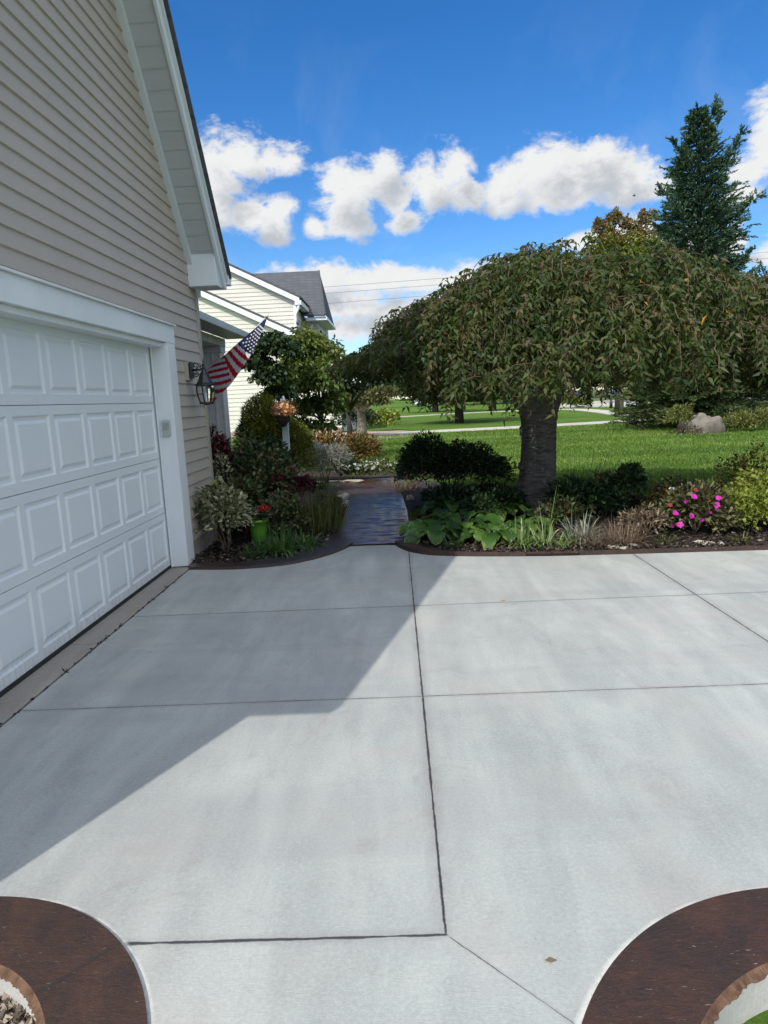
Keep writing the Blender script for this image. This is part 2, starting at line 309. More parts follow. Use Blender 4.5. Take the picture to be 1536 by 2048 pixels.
M['yew'] = leaf_mat('yew_leaf', [(0,(.05,.07,.008)),(.5,(.12,.14,.012)),(1,(.22,.22,.02))], .15)
M['gold'] = leaf_mat('gold_leaf', [(0,(.11,.15,.02)),(.6,(.22,.27,.04)),(1,(.36,.36,.07))], .3)
M['varieg'] = leaf_mat('variegated_leaf', [(0,(.06,.075,.025)),(.4,(.16,.16,.07)),(.8,(.38,.36,.20)),(1,(.55,.52,.36))], .2)
M['strap'] = leaf_mat('daylily_leaf', [(0,(.025,.075,.02)),(.7,(.055,.14,.03)),(1,(.14,.2,.05))], .25, .4, .5)
M['liriope'] = leaf_mat('pale_strap_leaf', [(0,(.06,.13,.02)),(.6,(.16,.26,.06)),(.85,(.33,.40,.16)),(1,(.55,.58,.38))], .25, .4, .5)
M['olivegrass'] = leaf_mat('olive_grass_leaf', [(0,(.045,.055,.015)),(.7,(.10,.11,.03)),(1,(.2,.19,.07))], .2)
M['dry'] = leaf_mat('dry_leaf', [(0,(.07,.045,.028)),(.6,(.16,.11,.07)),(1,(.34,.27,.19))], .15)
M['lavender'] = leaf_mat('grey_lavender_leaf', [(0,(.13,.14,.10)),(.6,(.24,.25,.20)),(1,(.38,.37,.32))], .15)
M['burgundy'] = leaf_mat('burgundy_leaf', [(0,(.035,.008,.012)),(.7,(.09,.018,.022)),(1,(.2,.05,.05))], .2)
M['rust'] = leaf_mat('rust_leaf', [(0,(.08,.09,.02)),(.6,(.17,.12,.03)),(1,(.26,.10,.03))], .2)
M['mix'] = leaf_mat('mixed_bed_leaf', [(0,(.025,.045,.014)),(.6,(.065,.09,.026)),(.9,(.12,.13,.05)),(1,(.2,.08,.04))], .2)
M['impat'] = leaf_mat('impatiens_leaf', [(0,(.05,.04,.025)),(.5,(.09,.09,.035)),(1,(.20,.19,.08))], .2)
M['hosta'] = leaf_mat('hosta_leaf', [(0,(.022,.065,.014)),(.6,(.042,.11,.02)),(1,(.09,.17,.03))], .25, .38, .5, ribs=True)
M['grass'] = leaf_mat('grass_blade', [(0,(.05,.105,.012)),(.6,(.125,.215,.03)),(.93,(.19,.29,.05)),(1,(.32,.30,.12))], .3)
M['chip'] = leaf_mat('bark_chip', [(0,(.010,.008,.006)),(.6,(.035,.025,.019)),(.95,(.085,.062,.046)),(1,(.28,.23,.18))], 0)
M['pebble'] = mat('pebbles', (.45,.36,.28), .8, .3, 25)
def petal(name, c, c2=None): return leaf_mat(name, [(0, tuple(x*.7 for x in c)), (1, c2 or c)], .3)
M['magenta'] = petal('magenta_petal', (.55,.015,.30), (.72,.03,.50)); M['pwhite'] = petal('white_petal', (.85,.85,.82)); M['pred'] = petal('red_petal', (.55,.02,.02)); M['dred'] = petal('dark_red_petal', (.30,.04,.03))
M['porange'] = petal('orange_petal', (1.,.34,.10), (1.,.62,.32)); M['pink'] = petal('rose_petal', (.6,.03,.10)); M['creamp'] = petal('cream_petal', (.6,.55,.42)); M['peach'] = petal('peach_petal', (1.,.68,.50))

# ------------------------------------------------------------------ object helpers
def link(o, parent=None):
    col.objects.link(o)
    if parent is not None:
        o.parent = parent
        if parent.type == 'EMPTY': o.location = tuple(-x for x in parent.location)
    return o
def tag(o, label=None, cat=None, group=None, kind=None):
    for k, v in (('label', label), ('category', cat), ('group', group), ('kind', kind)):
        if v: o[k] = v
    return o
def thing(name, label, cat, loc, group=None):
    o = bpy.data.objects.new(name, None); col.objects.link(o); o.location = loc; o.empty_display_size = .1
    return tag(o, label, cat, group)
class MB:
    def __init__(s): s.v = []; s.f = []; s.m = []
    def face(s, pts, mi=0):
        n = len(s.v); s.v += [tuple(p) for p in pts]; s.f.append(tuple(range(n, n+len(pts)))); s.m.append(mi)
    def box(s, x0, x1, y0, y1, z0, z1, mi=0):
        n = len(s.v); s.v += [(x, y, z) for z in (z0, z1) for x, y in ((x0, y0), (x1, y0), (x1, y1), (x0, y1))]
        for f in ((3,2,1,0),(4,5,6,7),(0,1,5,4),(1,2,6,5),(2,3,7,6),(3,0,4,7)): s.f.append(tuple(n+i for i in f)); s.m.append(mi)
    def prism(s, poly, z0, z1, mi=0, axis='z', side_mi=None):
        n = len(s.v); k = len(poly)
        def q(a, b, z): return (a, b, z) if axis == 'z' else ((z, a, b) if axis == 'x' else (a, z, b))
        s.v += [q(a, b, z0) for a, b in poly] + [q(a, b, z1) for a, b in poly]
        s.f.append(tuple(range(n+k-1, n-1, -1))); s.f.append(tuple(range(n+k, n+2*k))); s.m += [mi, mi]
        for i in range(k): j = (i+1) % k; s.f.append((n+i, n+j, n+k+j, n+k+i)); s.m.append(mi if side_mi is None else side_mi)
    def tube(s, pts, rad, n=8, mi=0, cap=True, jit=0.):
        pts = [Vector(p) for p in pts]
        if isinstance(rad, (int, float)): rad = [rad]*len(pts)
        b = len(s.v); prev = None
        for i, p in enumerate(pts):
            d = (pts[min(i+1, len(pts)-1)] - pts[max(i-1, 0)]).normalized()
            if prev is None: a = d.cross(Vector((0, 0, 1))); a = a if a.length > .05 else d.cross(Vector((1, 0, 0)))
            else: a = prev - d*prev.dot(d)
            a.normalize(); prev = a; c = d.cross(a)
            for k in range(n):
                th = 2*PI*k/n; r = rad[i]*(1+random.uniform(-jit, jit)); s.v.append(tuple(p + a*(math.cos(th)*r) + c*(math.sin(th)*r)))
        for i in range(len(pts)-1):
            for k in range(n):
                k2 = (k+1) % n; s.f.append((b+i*n+k, b+i*n+k2, b+(i+1)*n+k2, b+(i+1)*n+k)); s.m.append(mi)
        if cap:
            s.f.append(tuple(b+k for k in range(n-1, -1, -1))); s.f.append(tuple(b+(len(pts)-1)*n+k for k in range(n))); s.m += [mi, mi]
    def lathe(s, c, prof, n=16, mi=0, rot=0.):
        b = len(s.v)
        for r, z in prof:
            for k in range(n): th = 2*PI*k/n+rot; s.v.append((c[0]+r*math.cos(th), c[1]+r*math.sin(th), c[2]+z))
        for i in range(len(prof)-1):
            for k in range(n): k2 = (k+1) % n; s.f.append((b+i*n+k, b+i*n+k2, b+(i+1)*n+k2, b+(i+1)*n+k)); s.m.append(mi)
        s.f.append(tuple(b+k for k in range(n-1, -1, -1))); s.f.append(tuple(b+(len(prof)-1)*n+k for k in range(n))); s.m += [mi, mi]
    def band(s, A, B, z0, z1, mi=0, side=None):
        side = mi if side is None else side
        for i in range(len(A)-1):
            a0, a1, b0, b1 = A[i], A[i+1], B[i], B[i+1]
            s.face([(*a0, z1), (*a1, z1), (*b1, z1), (*b0, z1)], mi)
            s.face([(*a0, z0), (*a1, z0), (*a1, z1), (*a0, z1)], side); s.face([(*b1, z0), (*b0, z0), (*b0, z1), (*b1, z1)], side)
        for a, b in ((A[0], B[0]), (A[-1], B[-1])): s.face([(*a, z0), (*b, z0), (*b, z1), (*a, z1)], side)
    def build(s, name, mats, parent=None, smooth=False, bevel=0.):
        me = bpy.data.meshes.new(name); me.from_pydata(s.v, [], s.f)
        for m in (mats if isinstance(mats, (list, tuple)) else [mats]): me.materials.append(m)
        me.polygons.foreach_set('material_index', s.m)
        if smooth: me.polygons.foreach_set('use_smooth', [True]*len(s.f))
        me.validate(); me.update()
        o = bpy.data.objects.new(name, me); link(o, parent)
        if bevel: bv = o.modifiers.new('bevel', 'BEVEL'); bv.width = bevel; bv.segments = 2; bv.limit_method = 'ANGLE'
        return o
def npmesh(name, V, Fq, mats, parent, rnd=None, uv=None, smooth=False):
    me = bpy.data.meshes.new(name); k = Fq.shape[1]
    me.vertices.add(len(V)); me.vertices.foreach_set('co', V.astype(np.float32).ravel())
    me.loops.add(Fq.size); me.loops.foreach_set('vertex_index', Fq.astype(np.int32).ravel())
    me.polygons.add(len(Fq)); me.polygons.foreach_set('loop_start', np.arange(0, Fq.size, k, dtype=np.int32)); me.polygons.foreach_set('loop_total', np.full(len(Fq), k, dtype=np.int32))
    if rnd is not None: a = me.attributes.new('rnd', 'FLOAT', 'POINT'); a.data.foreach_set('value', rnd.astype(np.float32))
    if uv is not None: u = me.uv_layers.new(name='UVMap'); u.data.foreach_set('uv', uv[Fq.ravel()].astype(np.float32).ravel())
    if smooth: me.polygons.foreach_set('use_smooth', np.ones(len(Fq), dtype=bool))
    me.materials.append(mats); me.update(calc_edges=True)
    o = bpy.data.objects.new(name, me); return link(o, parent)
def unit(v): return v/np.maximum(np.linalg.norm(v, axis=1, keepdims=True), 1e-9)
def leaves(name, m, parent, Pn, D, L, Wd, N=None, fold=.18, rnd=None, curl=.12):
    n = len(Pn); D = unit(D)
    if N is None: N = rng.normal(size=(n, 3)); N[:, 2] += .8
    Sd = unit(np.cross(D, N)); N = np.cross(Sd, D)
    L = np.broadcast_to(L, n)[:, None]*rng.uniform(.7, 1.25, (n, 1)); Wd = np.broadcast_to(Wd, n)[:, None]*rng.uniform(.75, 1.2, (n, 1))
    mid = Pn + D*L*.45
    V = np.stack([Pn, mid+Sd*Wd/2+N*Wd*fold, Pn+D*L-N*L*curl, mid-Sd*Wd/2+N*Wd*fold], 1).reshape(-1, 3)
    Fq = np.arange(4*n).reshape(n, 4)
    r = rng.random(n) if rnd is None else rnd
    return npmesh(name, V, Fq, m, parent, np.repeat(r, 4))
def blades(name, m, parent, B, D, L, Wd, droop=.5, seg=4, rnd=None):
    n = len(B); D = unit(D); L = np.broadcast_to(L, n)[:, None]; Wd = np.broadcast_to(Wd, n)[:, None]; droop = np.broadcast_to(droop, n)[:, None]
    Sd = unit(np.cross(D, np.array([0, 0, 1.]) + rng.normal(size=(n, 3))*.15)); rows = []
    for i in range(seg+1):
        t = i/seg; c = B + D*L*t - np.array([0, 0, 1.])*L*droop*t*t; w = Wd*.5*(1-t**1.6)*(.5+.5*min(1, t*4)) + 1e-4
        rows.append(c-Sd*w); rows.append(c+Sd*w)
    V = np.stack(rows, 1).reshape(-1, 3); k = 2*(seg+1); base = (np.arange(n)*k)[:, None]
    Fq = np.concatenate([base + np.array([2*i, 2*i+1, 2*i+3, 2*i+2]) for i in range(seg)], 0)
    r = rng.random(n) if rnd is None else rnd
    return npmesh(name, V, Fq, m, parent, np.repeat(r, k))
def sph(n, up=0.):
    v = rng.normal(size=(n, 3)); v = unit(v)
    if up: v[:, 2] = np.where(v[:, 2] < -1+up, -v[:, 2], v[:, 2])
    return v
def blobpts(c, r, n, lump=.16, shell=.35, up=.75):
    """points in a lumpy ellipsoid, denser near its surface, and their outward directions"""
    d = sph(n, up); ph = rng.uniform(0, 6.28, 6); K = rng.normal(size=(6, 3))*4.
    lum = 1+lump*np.sin(d@K.T+ph).sum(1)/2.2
    rr = rng.random(n)**shell*lum
    return np.array(c) + d*np.array(r)*rr[:, None], d
def foliage(name, m, parent, blobs, L, Wd, out=.6, down=0., lump=.16, shell=.35, rndf=None, up=.75):
    Ps, Ds = [], []
    for c, r, n in blobs:
        p, d = blobpts(c, r, n, lump, shell, up); Ps.append(p); Ds.append(d)
    Pn = np.concatenate(Ps); D = np.concatenate(Ds)*out + rng.normal(size=Pn.shape)*.5; D[:, 2] -= down
    r = None if rndf is None else np.clip(rndf(Pn) + rng.normal(size=len(Pn))*.16, 0, 1)
    return leaves(name, m, parent, Pn, D, L, Wd, rnd=r)
def limbs(name, m, parent, base, tips, r0, wig=.1, n=6):
    b = MB()
    for tp in tips:
        p0, p1 = Vector(base), Vector(tp); pts = []
        for i in range(n+1):
            t = i/n; q = p0.lerp(p1, t); q.z += math.sin(t*PI)*(p1-p0).length*.06; q += Vector([random.uniform(-wig, wig)*math.sin(t*PI) for _ in range(3)]); pts.append(q)
        b.tube(pts, [r0*(1-.8*i/n) for i in range(n+1)], 7)
    return b.build(name, m, parent, True)
def shrub(name, label, cat, c, r, n, L, Wd, m, group=None, stems=5, out=.7, down=0., lump=.18, shell=.3, stemmat='twig', rndf=None, blobs=None, leafname='foliage'):
    t = thing(name, label, cat, (c[0], c[1], c[2]-r[2] if blobs is None else 0.), group)
    foliage(leafname, M[m], t, blobs or [(c, r, n)], L, Wd, out, down, lump, shell, rndf)
    if stems:
        zb = t.location[2]
        limbs('stem', M[stemmat], t, (c[0], c[1], zb-.02), [(c[0]+random.uniform(-.6, .6)*r[0], c[1]+random.uniform(-.6, .6)*r[1], zb+r[2]*random.uniform(1., 1.6)) for _ in range(stems)], max(.008, r[2]*.03), .03)
    return t
def tuft(name, label, cat, c, n, L, Wd, m, spread=.7, droop=.45, rad=.06, group=None, part='leaves'):
    t = thing(name, label, cat, (*c[:2], c[2]), group)
    th = rng.uniform(0, 2*PI, n); rr = rng.random(n)**.5*rad; B = np.stack([c[0]+np.cos(th)*rr, c[1]+np.sin(th)*rr, np.full(n, c[2]-.01)], 1)
    th2 = th+rng.normal(size=n)*.5; s = rng.random(n)**.7*spread
    D = np.stack([np.cos(th2)*s, np.sin(th2)*s, np.ones(n)*.9], 1)
    blades(part, M[m], t, B, D, L*rng.uniform(.6, 1.15, n), Wd*rng.uniform(.7, 1.2, n), droop*(.3+s/spread), 5)
    return t
def flower(parent, c, size, m, nrm=(0,-.6,.8), pet=5, name='flower'):
    nv = Vector(nrm).normalized(); a = nv.orthogonal().normalized(); b2 = nv.cross(a); k = pet; an = rng.uniform(0, 6)
    D = np.array([tuple(a*math.cos(an+2*PI*i/k)+b2*math.sin(an+2*PI*i/k)+nv*.15) for i in range(k)]); Pn = np.tile(np.array(c, float), (k, 1))
    return leaves(name, M[m], parent, Pn, D, size*.55, size*.66, N=np.tile(np.array(tuple(nv)), (k, 1)), fold=.05, curl=.05)
def blossoms(name, m, parent, centres, size, pet=5):
    Pn, D = [], []
    for c in centres:
        nv = Vector((random.uniform(-.6, .6), random.uniform(-1, .1), random.uniform(.2, 1))).normalized(); a = nv.orthogonal(); b2 = nv.cross(a)
        for i in range(pet): th = 2*PI*i/pet; D.append(tuple(a*math.cos(th)+b2*math.sin(th)+nv*.2)); Pn.append(c)
    return leaves(name, M[m], parent, np.array(Pn, float), np.array(D), size*.6, size*.45)

# ================================================================== GROUND
xs = np.concatenate([np.linspace(-600, -20, 12), np.linspace(-15, 30, 60), np.linspace(40, 600, 12)]); ys = np.concatenate([np.linspace(-200, 0, 8), np.linspace(1, 12, 24), np.linspace(13, 60, 40), np.linspace(70, 1500, 16)])
V = np.array([(x, y, (-.13 if y < 5 else (-.03 if y < 7 else -.012+.006*math.sin(x*1.7)*math.sin(y*1.3)))) for y in ys for x in xs]); nx = len(xs)
Fq = np.array([(j*nx+i, j*nx+i+1, (j+1)*nx+i+1, (j+1)*nx+i) for j in range(len(ys)-1) for i in range(nx-1)])
tag(npmesh('lawn', V, Fq, M['grassground'], None, smooth=True), kind='structure')

def arc(cx, cy, r, a0, a1, n=20): return [(cx+r*math.cos(math.radians(a0+(a1-a0)*i/n)), cy+r*math.sin(math.radians(a0+(a1-a0)*i/n))) for i in range(n+1)]
def smooth(pts, n=6):                                # Catmull-Rom through the points
    out = []; q = [pts[0]]+list(pts)+[pts[-1]]
    for i in range(1, len(q)-2):
        for k in range(n):
            t = k/n; out.append(tuple(.5*((2*q[i][j])+(-q[i-1][j]+q[i+1][j])*t+(2*q[i-1][j]-5*q[i][j]+4*q[i+1][j]-q[i+2][j])*t*t+(-q[i-1][j]+3*q[i][j]-3*q[i+1][j]+q[i+2][j])*t**3) for j in (0, 1)))
    out.append(tuple(pts[-1])); return out
left_out = smooth([(-2.06, 6.31)] + [G(*p) for p in ((470,1139),(560,1132),(620,1121),(660,1110),(688,1099),(706,1090))])
right_out = smooth([G(*p) for p in ((790,1090),(806,1099),(830,1106),(870,1111),(960,1113),(1100,1112),(1300,1107),(1536,1100))] + [(6., 6.02), (9.5, 5.9)])
laR = arc(-1.38, 1.19, .735, 90, 0); raR = arc(1.15, 1.0, .865, 180, 90)
drive = left_out + right_out + [(9.5, 1.865)] + raR[::-1] + [(.285, -3), (-.645, -3)] + laR[::-1] + [(-2.06, 1.925)]
b = MB(); b.prism(drive[::-1], -.12, 0.); tag(b.build('driveway', M['drive']), kind='structure')
b = MB(); b.box(-2.30, -2.075, .2, 4.305, -.12, .002); b.box(-2.30, -2.075, 4.315, 6.42, -.12, .002); b.box(-2.075, -2.06, .2, 6.3, -.12, -.012, 1)
tag(b.build('old_apron_strip', [M['oldstrip'], M['rubber']]), kind='structure')
# crumbs of old filler along the gap
n = 260; yy = rng.uniform(1.2, 6.3, n); Pn = np.stack([rng.normal(-2.066, .006, n), yy, rng.uniform(-.005, .004, n)], 1)
tag(leaves('joint_crumbs', M['chip'], None, Pn, rng.normal(size=(n, 3))*np.array([.3, 1, .2]), .035, .012), 'dark crumbs of old filler along the joint below the garage door', 'filler crumbs', kind='stuff')

# curved brown borders at the bottom
def border(name, cx, cy, r, w, a0, a1, ext):
    A = ext(r, arc(cx, cy, r, a0, a1, 110)); Bi = ext(r-w, arc(cx, cy, r-w, a0, a1, 110)); q_ = [(cx+(x-cx)*f_, cy+(y-cy)*f_) for (x, y), f_ in zip(arc(cx, cy, r-w-.02, a0, a1, 110), [1+random.uniform(-.008, .008) for _ in range(111)])]; B0 = ext(r-w-.02, q_)
    W0 = ext(r-w-.006, arc(cx, cy, r-w-.006, a0, a1, 110)); b = MB(); b.band(A, Bi, -.14, .012, 0, 0); 
    for i in range(len(Bi)-1): b.face([(*Bi[i], .0125), (*Bi[i+1], .0125), (*B0[i+1], -.004), (*B0[i], -.004)], 2); b.face([(*W0[i], -.002), (*W0[i+1], -.002), (*W0[i+1], -.14), (*W0[i], -.14)], 1)
    o = b.build(name, [M['stain'], M['curbside'], M['stainedge']]); tag(o, kind='structure'); return o
M['stainedge'] = mat('rough_border_lip', (.16,.085,.045), .8, .3, 30, 1., 50, c2=(.05,.02,.012))
border('border_path', -1.38, 1.19, .735, .235, 0, 90, lambda r, a: [(-1.38+r, -3)] + a + [(-2.6, 1.19+r)])
border('border_path', 1.15, 1.0, .865, .24, 180, 90, lambda r, a: [(1.15-r, -3)] + a + [(9.5, 1.0+r)])
for cx, cy, r0, r1, an in ((-1.38, 1.19, .50, .735, 46),):
    a = math.radians(an); b = MB(); b.tube([(cx+r0*math.cos(a), cy+r0*math.sin(a), .0125), (cx+r1*math.cos(a), cy+r1*math.sin(a), .0125)], .0022, 5); tag(b.build('border_joint', M['rubber']), kind='structure')
b = MB(); b.prism([(-3.2, -3), (-1.1, -3), (-.9, 1.2), (-1.05, 1.6), (-1.38, 1.68), (-3.2, 1.68)], -.13, -.10); tag(b.build('pebble_bed', M['mulch']), kind='structure')

# ---- raised brown edging and stamped walk
left_in = smooth([(-2.10, 6.45)] + [G(*p, .045) for p in ((470,1121),(560,1112),(606,1101),(636,1089),(655,1077),(668,1062))])
right_in = smooth([G(*p, .045) for p in ((822,1075),(832,1086),(850,1094),(880,1099),(960,1103),(1100,1103),(1300,1097),(1536,1090))] + [(6., 6.14), (9.5, 6.02)])
k = min(len(left_out), len(left_in)); b = MB(); b.band(left_out[:k], left_in[:k], -.1, .03); tag(b.build('edging_path', M['stainwing']), kind='structure')
k = min(len(right_out), len(right_in)); b = MB(); b.band(right_out[:k], right_in[:k], -.1, .045); tag(b.build('edging_path', M['stain']), kind='structure')
wl = [G(*p) for p in ((668,1083),(680,1056),(692,1022),(698,998),(694,982),(672,972))]; wr = [G(*p) for p in ((820,1083),(819,1056),(814,1022),(806,998),(800,982),(796,972))]
def edge_x(pts, y):
    p = sorted(pts, key=lambda q: q[1]); return float(np.interp(y, [q[1] for q in p], [q[0] for q in p]))
ny, nxx = 330, 80; y0w, y1w = 7.06, 12.9; rows = []
def vnoise(x, y, seed):
    r = np.random.default_rng(seed).random((64, 64)); xi, yi = np.floor(x).astype(int), np.floor(y).astype(int); fx_, fy_ = x-xi, y-yi; fx_ = fx_*fx_*(3-2*fx_); fy_ = fy_*fy_*(3-2*fy_)
    g = lambda a, b_: r[a % 64, b_ % 64]
    return (g(xi, yi)*(1-fx_)+g(xi+1, yi)*fx_)*(1-fy_)+(g(xi, yi+1)*(1-fx_)+g(xi+1, yi+1)*fx_)*fy_
for j in range(ny+1):
    y = y0w+(y1w-y0w)*j/ny; a, c_ = edge_x(wl, y), edge_x(wr, y)
    if y > 11.9: a = a-(y-11.9)*1.6
    u = np.linspace(0, 1, nxx+1); x = a+(c_-a)*u; Ya = np.full_like(x, y)
    w = (vnoise(x*3.2, Ya*9+.8*vnoise(x*3, Ya*2, 9), 1)-.5)*1.0+(vnoise(x*7, Ya*19+vnoise(x*5, Ya*5, 4), 2)-.5)*.8+(vnoise(x*14, Ya*40, 3)-.5)*.4
    e_ = np.minimum(1, np.minimum(u*12, (1-u)*12))
    for i in range(nxx+1): rows.append((x[i], y, .020+.014*w[i]*e_[i]))
V = np.array(rows); Fq = np.array([(j*(nxx+1)+i, j*(nxx+1)+i+1, (j+1)*(nxx+1)+i+1, (j+1)*(nxx+1)+i) for j in range(ny) for i in range(nxx)])
tag(npmesh('stamped_walk_path', V, Fq, M['stainwalk'], None, smooth=True), kind='structure')
b = MB(); b.prism([(-2.6,12.2),(.1,12.2),(.1,13.3),(-2.6,13.3)], -.05, .006); tag(b.build('walk_turn_path', M['stainwalk']), kind='structure')

# ---- beds
lbed = left_in[:k] if False else left_in
poly = list(left_in) + wl[1:] + [(-1.25, 12.25), (-4.9, 12.25), (-4.9, 7.72), (-2.13, 7.72), (-2.13, 6.45)]
b = MB(); b.prism(poly[::-1], -.08, .022); tag(b.build('mulch_bed_ground', M['mulch']), kind='structure')
poly = list(right_in) + [(9.5, 8.6), (6., 8.8), (4.6, 8.9), (3.4, 9.1), (2.6, 9.6), (2.0, 10.2), (1.2, 10.9), (.7, 12.2), (.3, 12.6)] + wr[::-1][1:]
b = MB(); b.prism(poly[::-1], -.08, .026); tag(b.build('mulch_bed_ground', M['mulch']), kind='structure')
poly = [(-2.6,13.3),(.6,13.3),(.9,12.4),(1.6,13.2),(1.2,14.8),(-.5,15.3),(-3.4,15.2),(-5.,14)]
b = MB(); b.prism(poly[::-1] if False else poly, -.08, .015); tag(b.build('mulch_bed_ground', M['mulch']), kind='structure')
def inpoly(pt, poly):
    x, y = pt; c = False; j = len(poly)-1
    for i in range(len(poly)):
        if (poly[i][1] > y) != (poly[j][1] > y) and x < (poly[j][0]-poly[i][0])*(y-poly[i][1])/(poly[j][1]-poly[i][1]+1e-12)+poly[i][0]: c = not c
        j = i
    return c
pts = []
while len(pts) < 26000:
    if random.random() < .72: x, y = random.uniform(.2, 6.5), 6.15+random.random()**1.7*3.4; ok = y > 6.21+.0*x and y < 8.8 and not (x < .42 and y > 6.9) and not y < edge_x([(q[1], q[0]) for q in right_in], x) if False else (y > np.interp(x, [q[0] for q in right_in if True][8:], [q[1] for q in right_in][8:])+.02 and x > .15 and y < 9.4)
    else: x, y = random.uniform(-2.1, -.5), random.uniform(6.35, 9.5); ok = y > np.interp(x, [q[0] for q in left_in], [q[1] for q in left_in])+.03 and x < edge_x(wl, y)-.03
    if ok: pts.append((x, y, random.uniform(.022, .05)))
Pn = np.array(pts); D = rng.normal(size=Pn.shape); D[:, 2] *= .35
tag(leaves('mulch', M['chip'], None, Pn, D, .045, .022), 'shredded dark bark mulch covering the garden beds', 'mulch', kind='stuff')
n = 9000; x = rng.uniform(-2.2, -.9, n); y = rng.uniform(1.2, 1.66, n); Pn = np.stack([x, y, np.full(n, -.095)+rng.random(n)*.012], 1); D = rng.normal(size=Pn.shape); D[:, 2] *= .4
tag(leaves('pebbles', leaf_mat('pebble_bits', [(0,(.06,.045,.03)),(.5,(.26,.2,.15)),(1,(.55,.48,.4))], 0), None, Pn, D, .03, .024, fold=.3), 'small brown and pale pebbles inside the lower left brown border', 'pebbles', kind='stuff')
# lawn blades
n = 210000; y = 8.9+(rng.random(n)**1.5)*25; x = -1.5+rng.random(n)*(1.5+ y*.72)
xl = np.interp(y, [8.9, 9.6, 10.2, 10.9, 12.2, 13, 15.2, 16], [3.7, 2.6, 2.0, 1.2, .7, 1.4, .8, -3]); keep = x > xl
sw = (y > 28.6+np.interp(x, [-1, 1, 5, 12], [-.6, .9, .9, 2.])) ; keep &= ~((y > 29) & sw)
x, y = x[keep], y[keep]; n = len(x); B = np.stack([x, y, np.full(n, -.015)], 1); D = rng.normal(size=(n, 3))*.35; D[:, 2] = 1
pat = np.sin(x*.9+np.sin(y*.7)*2)*.5+np.sin(y*1.3+x*.4)*.5+np.sign(np.sin(y*2.6+x*.12))*.7+1.2*(vnoise(x*.9+40, y*.9+40, 77)-.5)
tag(blades('lawn_grass', M['grass'], None, B, D, (.05+rng.random(n)*.035)*(1+y*.012), .006+.0009*y, .2, 2, np.clip(.5+pat*.15+rng.normal(size=n)*.2, 0, 1)), 'mown green grass blades of the front lawn', 'grass', kind='stuff')
n = 2600; x = rng.uniform(.86, 1.6, n); y = rng.uniform(1.3, 1.57, n); keep = (np.hypot(x-1.15, y-1.0) < .56) | (x > 1.15); keep &= rng.random(n) < .8; x, y = x[keep], y[keep]; n = len(x)
D = rng.normal(size=(n, 3))*.5; D[:, 2] = 1
tag(blades('corner_grass', M['grass'], None, np.stack([x, y, np.full(n, -.13)], 1), D, rng.uniform(.03, .09, n), .004, .4, 3), 'sparse grass inside the lower right brown border', 'grass', kind='stuff')

# ---- pavements, street
def path(name, pts, w, z, m):
    p = smooth(pts, 5); A, Bp = [], []
    for i, q in enumerate(p):
        a, c_ = p[max(i-1, 0)], p[min(i+1, len(p)-1)]; dx, dy = c_[0]-a[0], c_[1]-a[1]; l = math.hypot(dx, dy); A.append((q[0]-dy/l*w/2, q[1]+dx/l*w/2)); Bp.append((q[0]+dy/l*w/2, q[1]-dx/l*w/2))
    b = MB(); b.band(A[::1], Bp[::1], -.1, z); return tag(b.build(name, m), kind='structure')
path('sidewalk', [(-3.5, 26.8), (-.9, 28.9), (.9, 30.6), (5.6, 31.2), (7.3, 31.5), (11.9, 32.6), (14, 33.5), (20, 36), (30, 41)], 1.9, .012, M['walkc'])
path('sidewalk', [(-8, 55), (-.5, 57.5), (6.3, 60.9), (12, 60.5), (14.9, 57), (14.6, 48), (13.6, 40), (13.2, 34.5)], 1.5, .016, M['walkc'])
b = MB(); b.prism([(-2.8, 24.8), (.2, 26.6), (1.6, 29.8), (.2, 33), (-1, 34), (-3.5, 33), (-6, 27)], -.05, .008); tag(b.build('neighbour_driveway', mat('pinkish_paving', (.42,.31,.26), .85, .12, 2.)), kind='structure')
b = MB(); b.prism([(16, 66), (21, 57), (24, 50), (31, 44), (60, 40), (90, 60), (90, 85), (45, 92), (24, 92), (17, 80)], -.05, .01); tag(b.build('street', M['walkc']), kind='structure')
path('curb', [(15.8, 66), (20.8, 56.8), (23.8, 49.8), (30.8, 43.6), (60, 39.6)], .25, .12, M['curbside'])
b = MB(); b.prism([(17, 120), (60, 105), (120, 105), (120, 116), (60, 116), (18, 130)], -.05, .012); tag(b.build('far_street', mat('grey_asphalt', (.16,.16,.17), .9)), kind='structure')

# ================================================================== GARAGE HOUSE
WX = -2.13; YN, YF = .65, 7.62; ZE = 2.84; SL = 1.26; YR = (YN+YF)/2; ZR = ZE+SL*(YF-YR)
house = thing('garage_house', 'beige sided house with white panelled garage door and steep gable, at left', 'house', (WX, YR, 0))
def siding(b, fixed, axis, sgn, lo, hi, z0, z1, course, openings=(), mi=0, dep=.014):
    """lap siding on plane axis=fixed; lo/hi: functions of z giving the extent along the other axis"""
    z = z0
    while z < z1-.01:
        zt = min(z+course, z1); spans = [((lo(z), hi(z)), (lo(zt), hi(zt)))]
        for (a, c_, oz0, oz1) in openings:
            if z+course*.5 > oz0 and z+course*.5 < oz1: spans = [((lo(z), a), (lo(zt), a)), ((c_, hi(z)), (c_, hi(zt)))]
        for (a0, a1), (t0, t1) in spans:
            if a1-a0 < .01: continue
            o = fixed+sgn*dep
            q = (lambda u, zz, d: (d, u, zz)) if axis == 'x' else (lambda u, zz, d: (u, d, zz))
            b.face([q(a0, z+.006, o), q(a1, z+.006, o), q(t1, zt, fixed), q(t0, zt, fixed)], mi)
            b.face([q(a0, z+.006, o), q(a1, z+.006, o), q(a1, z-.004, fixed-sgn*.004), q(a0, z-.004, fixed-sgn*.004)], mi)
        z = zt
b = MB(); lo = lambda z: YN if z < ZE else YN+(z-ZE)/SL; hi = lambda z: YF if z < ZE else YF-(z-ZE)/SL
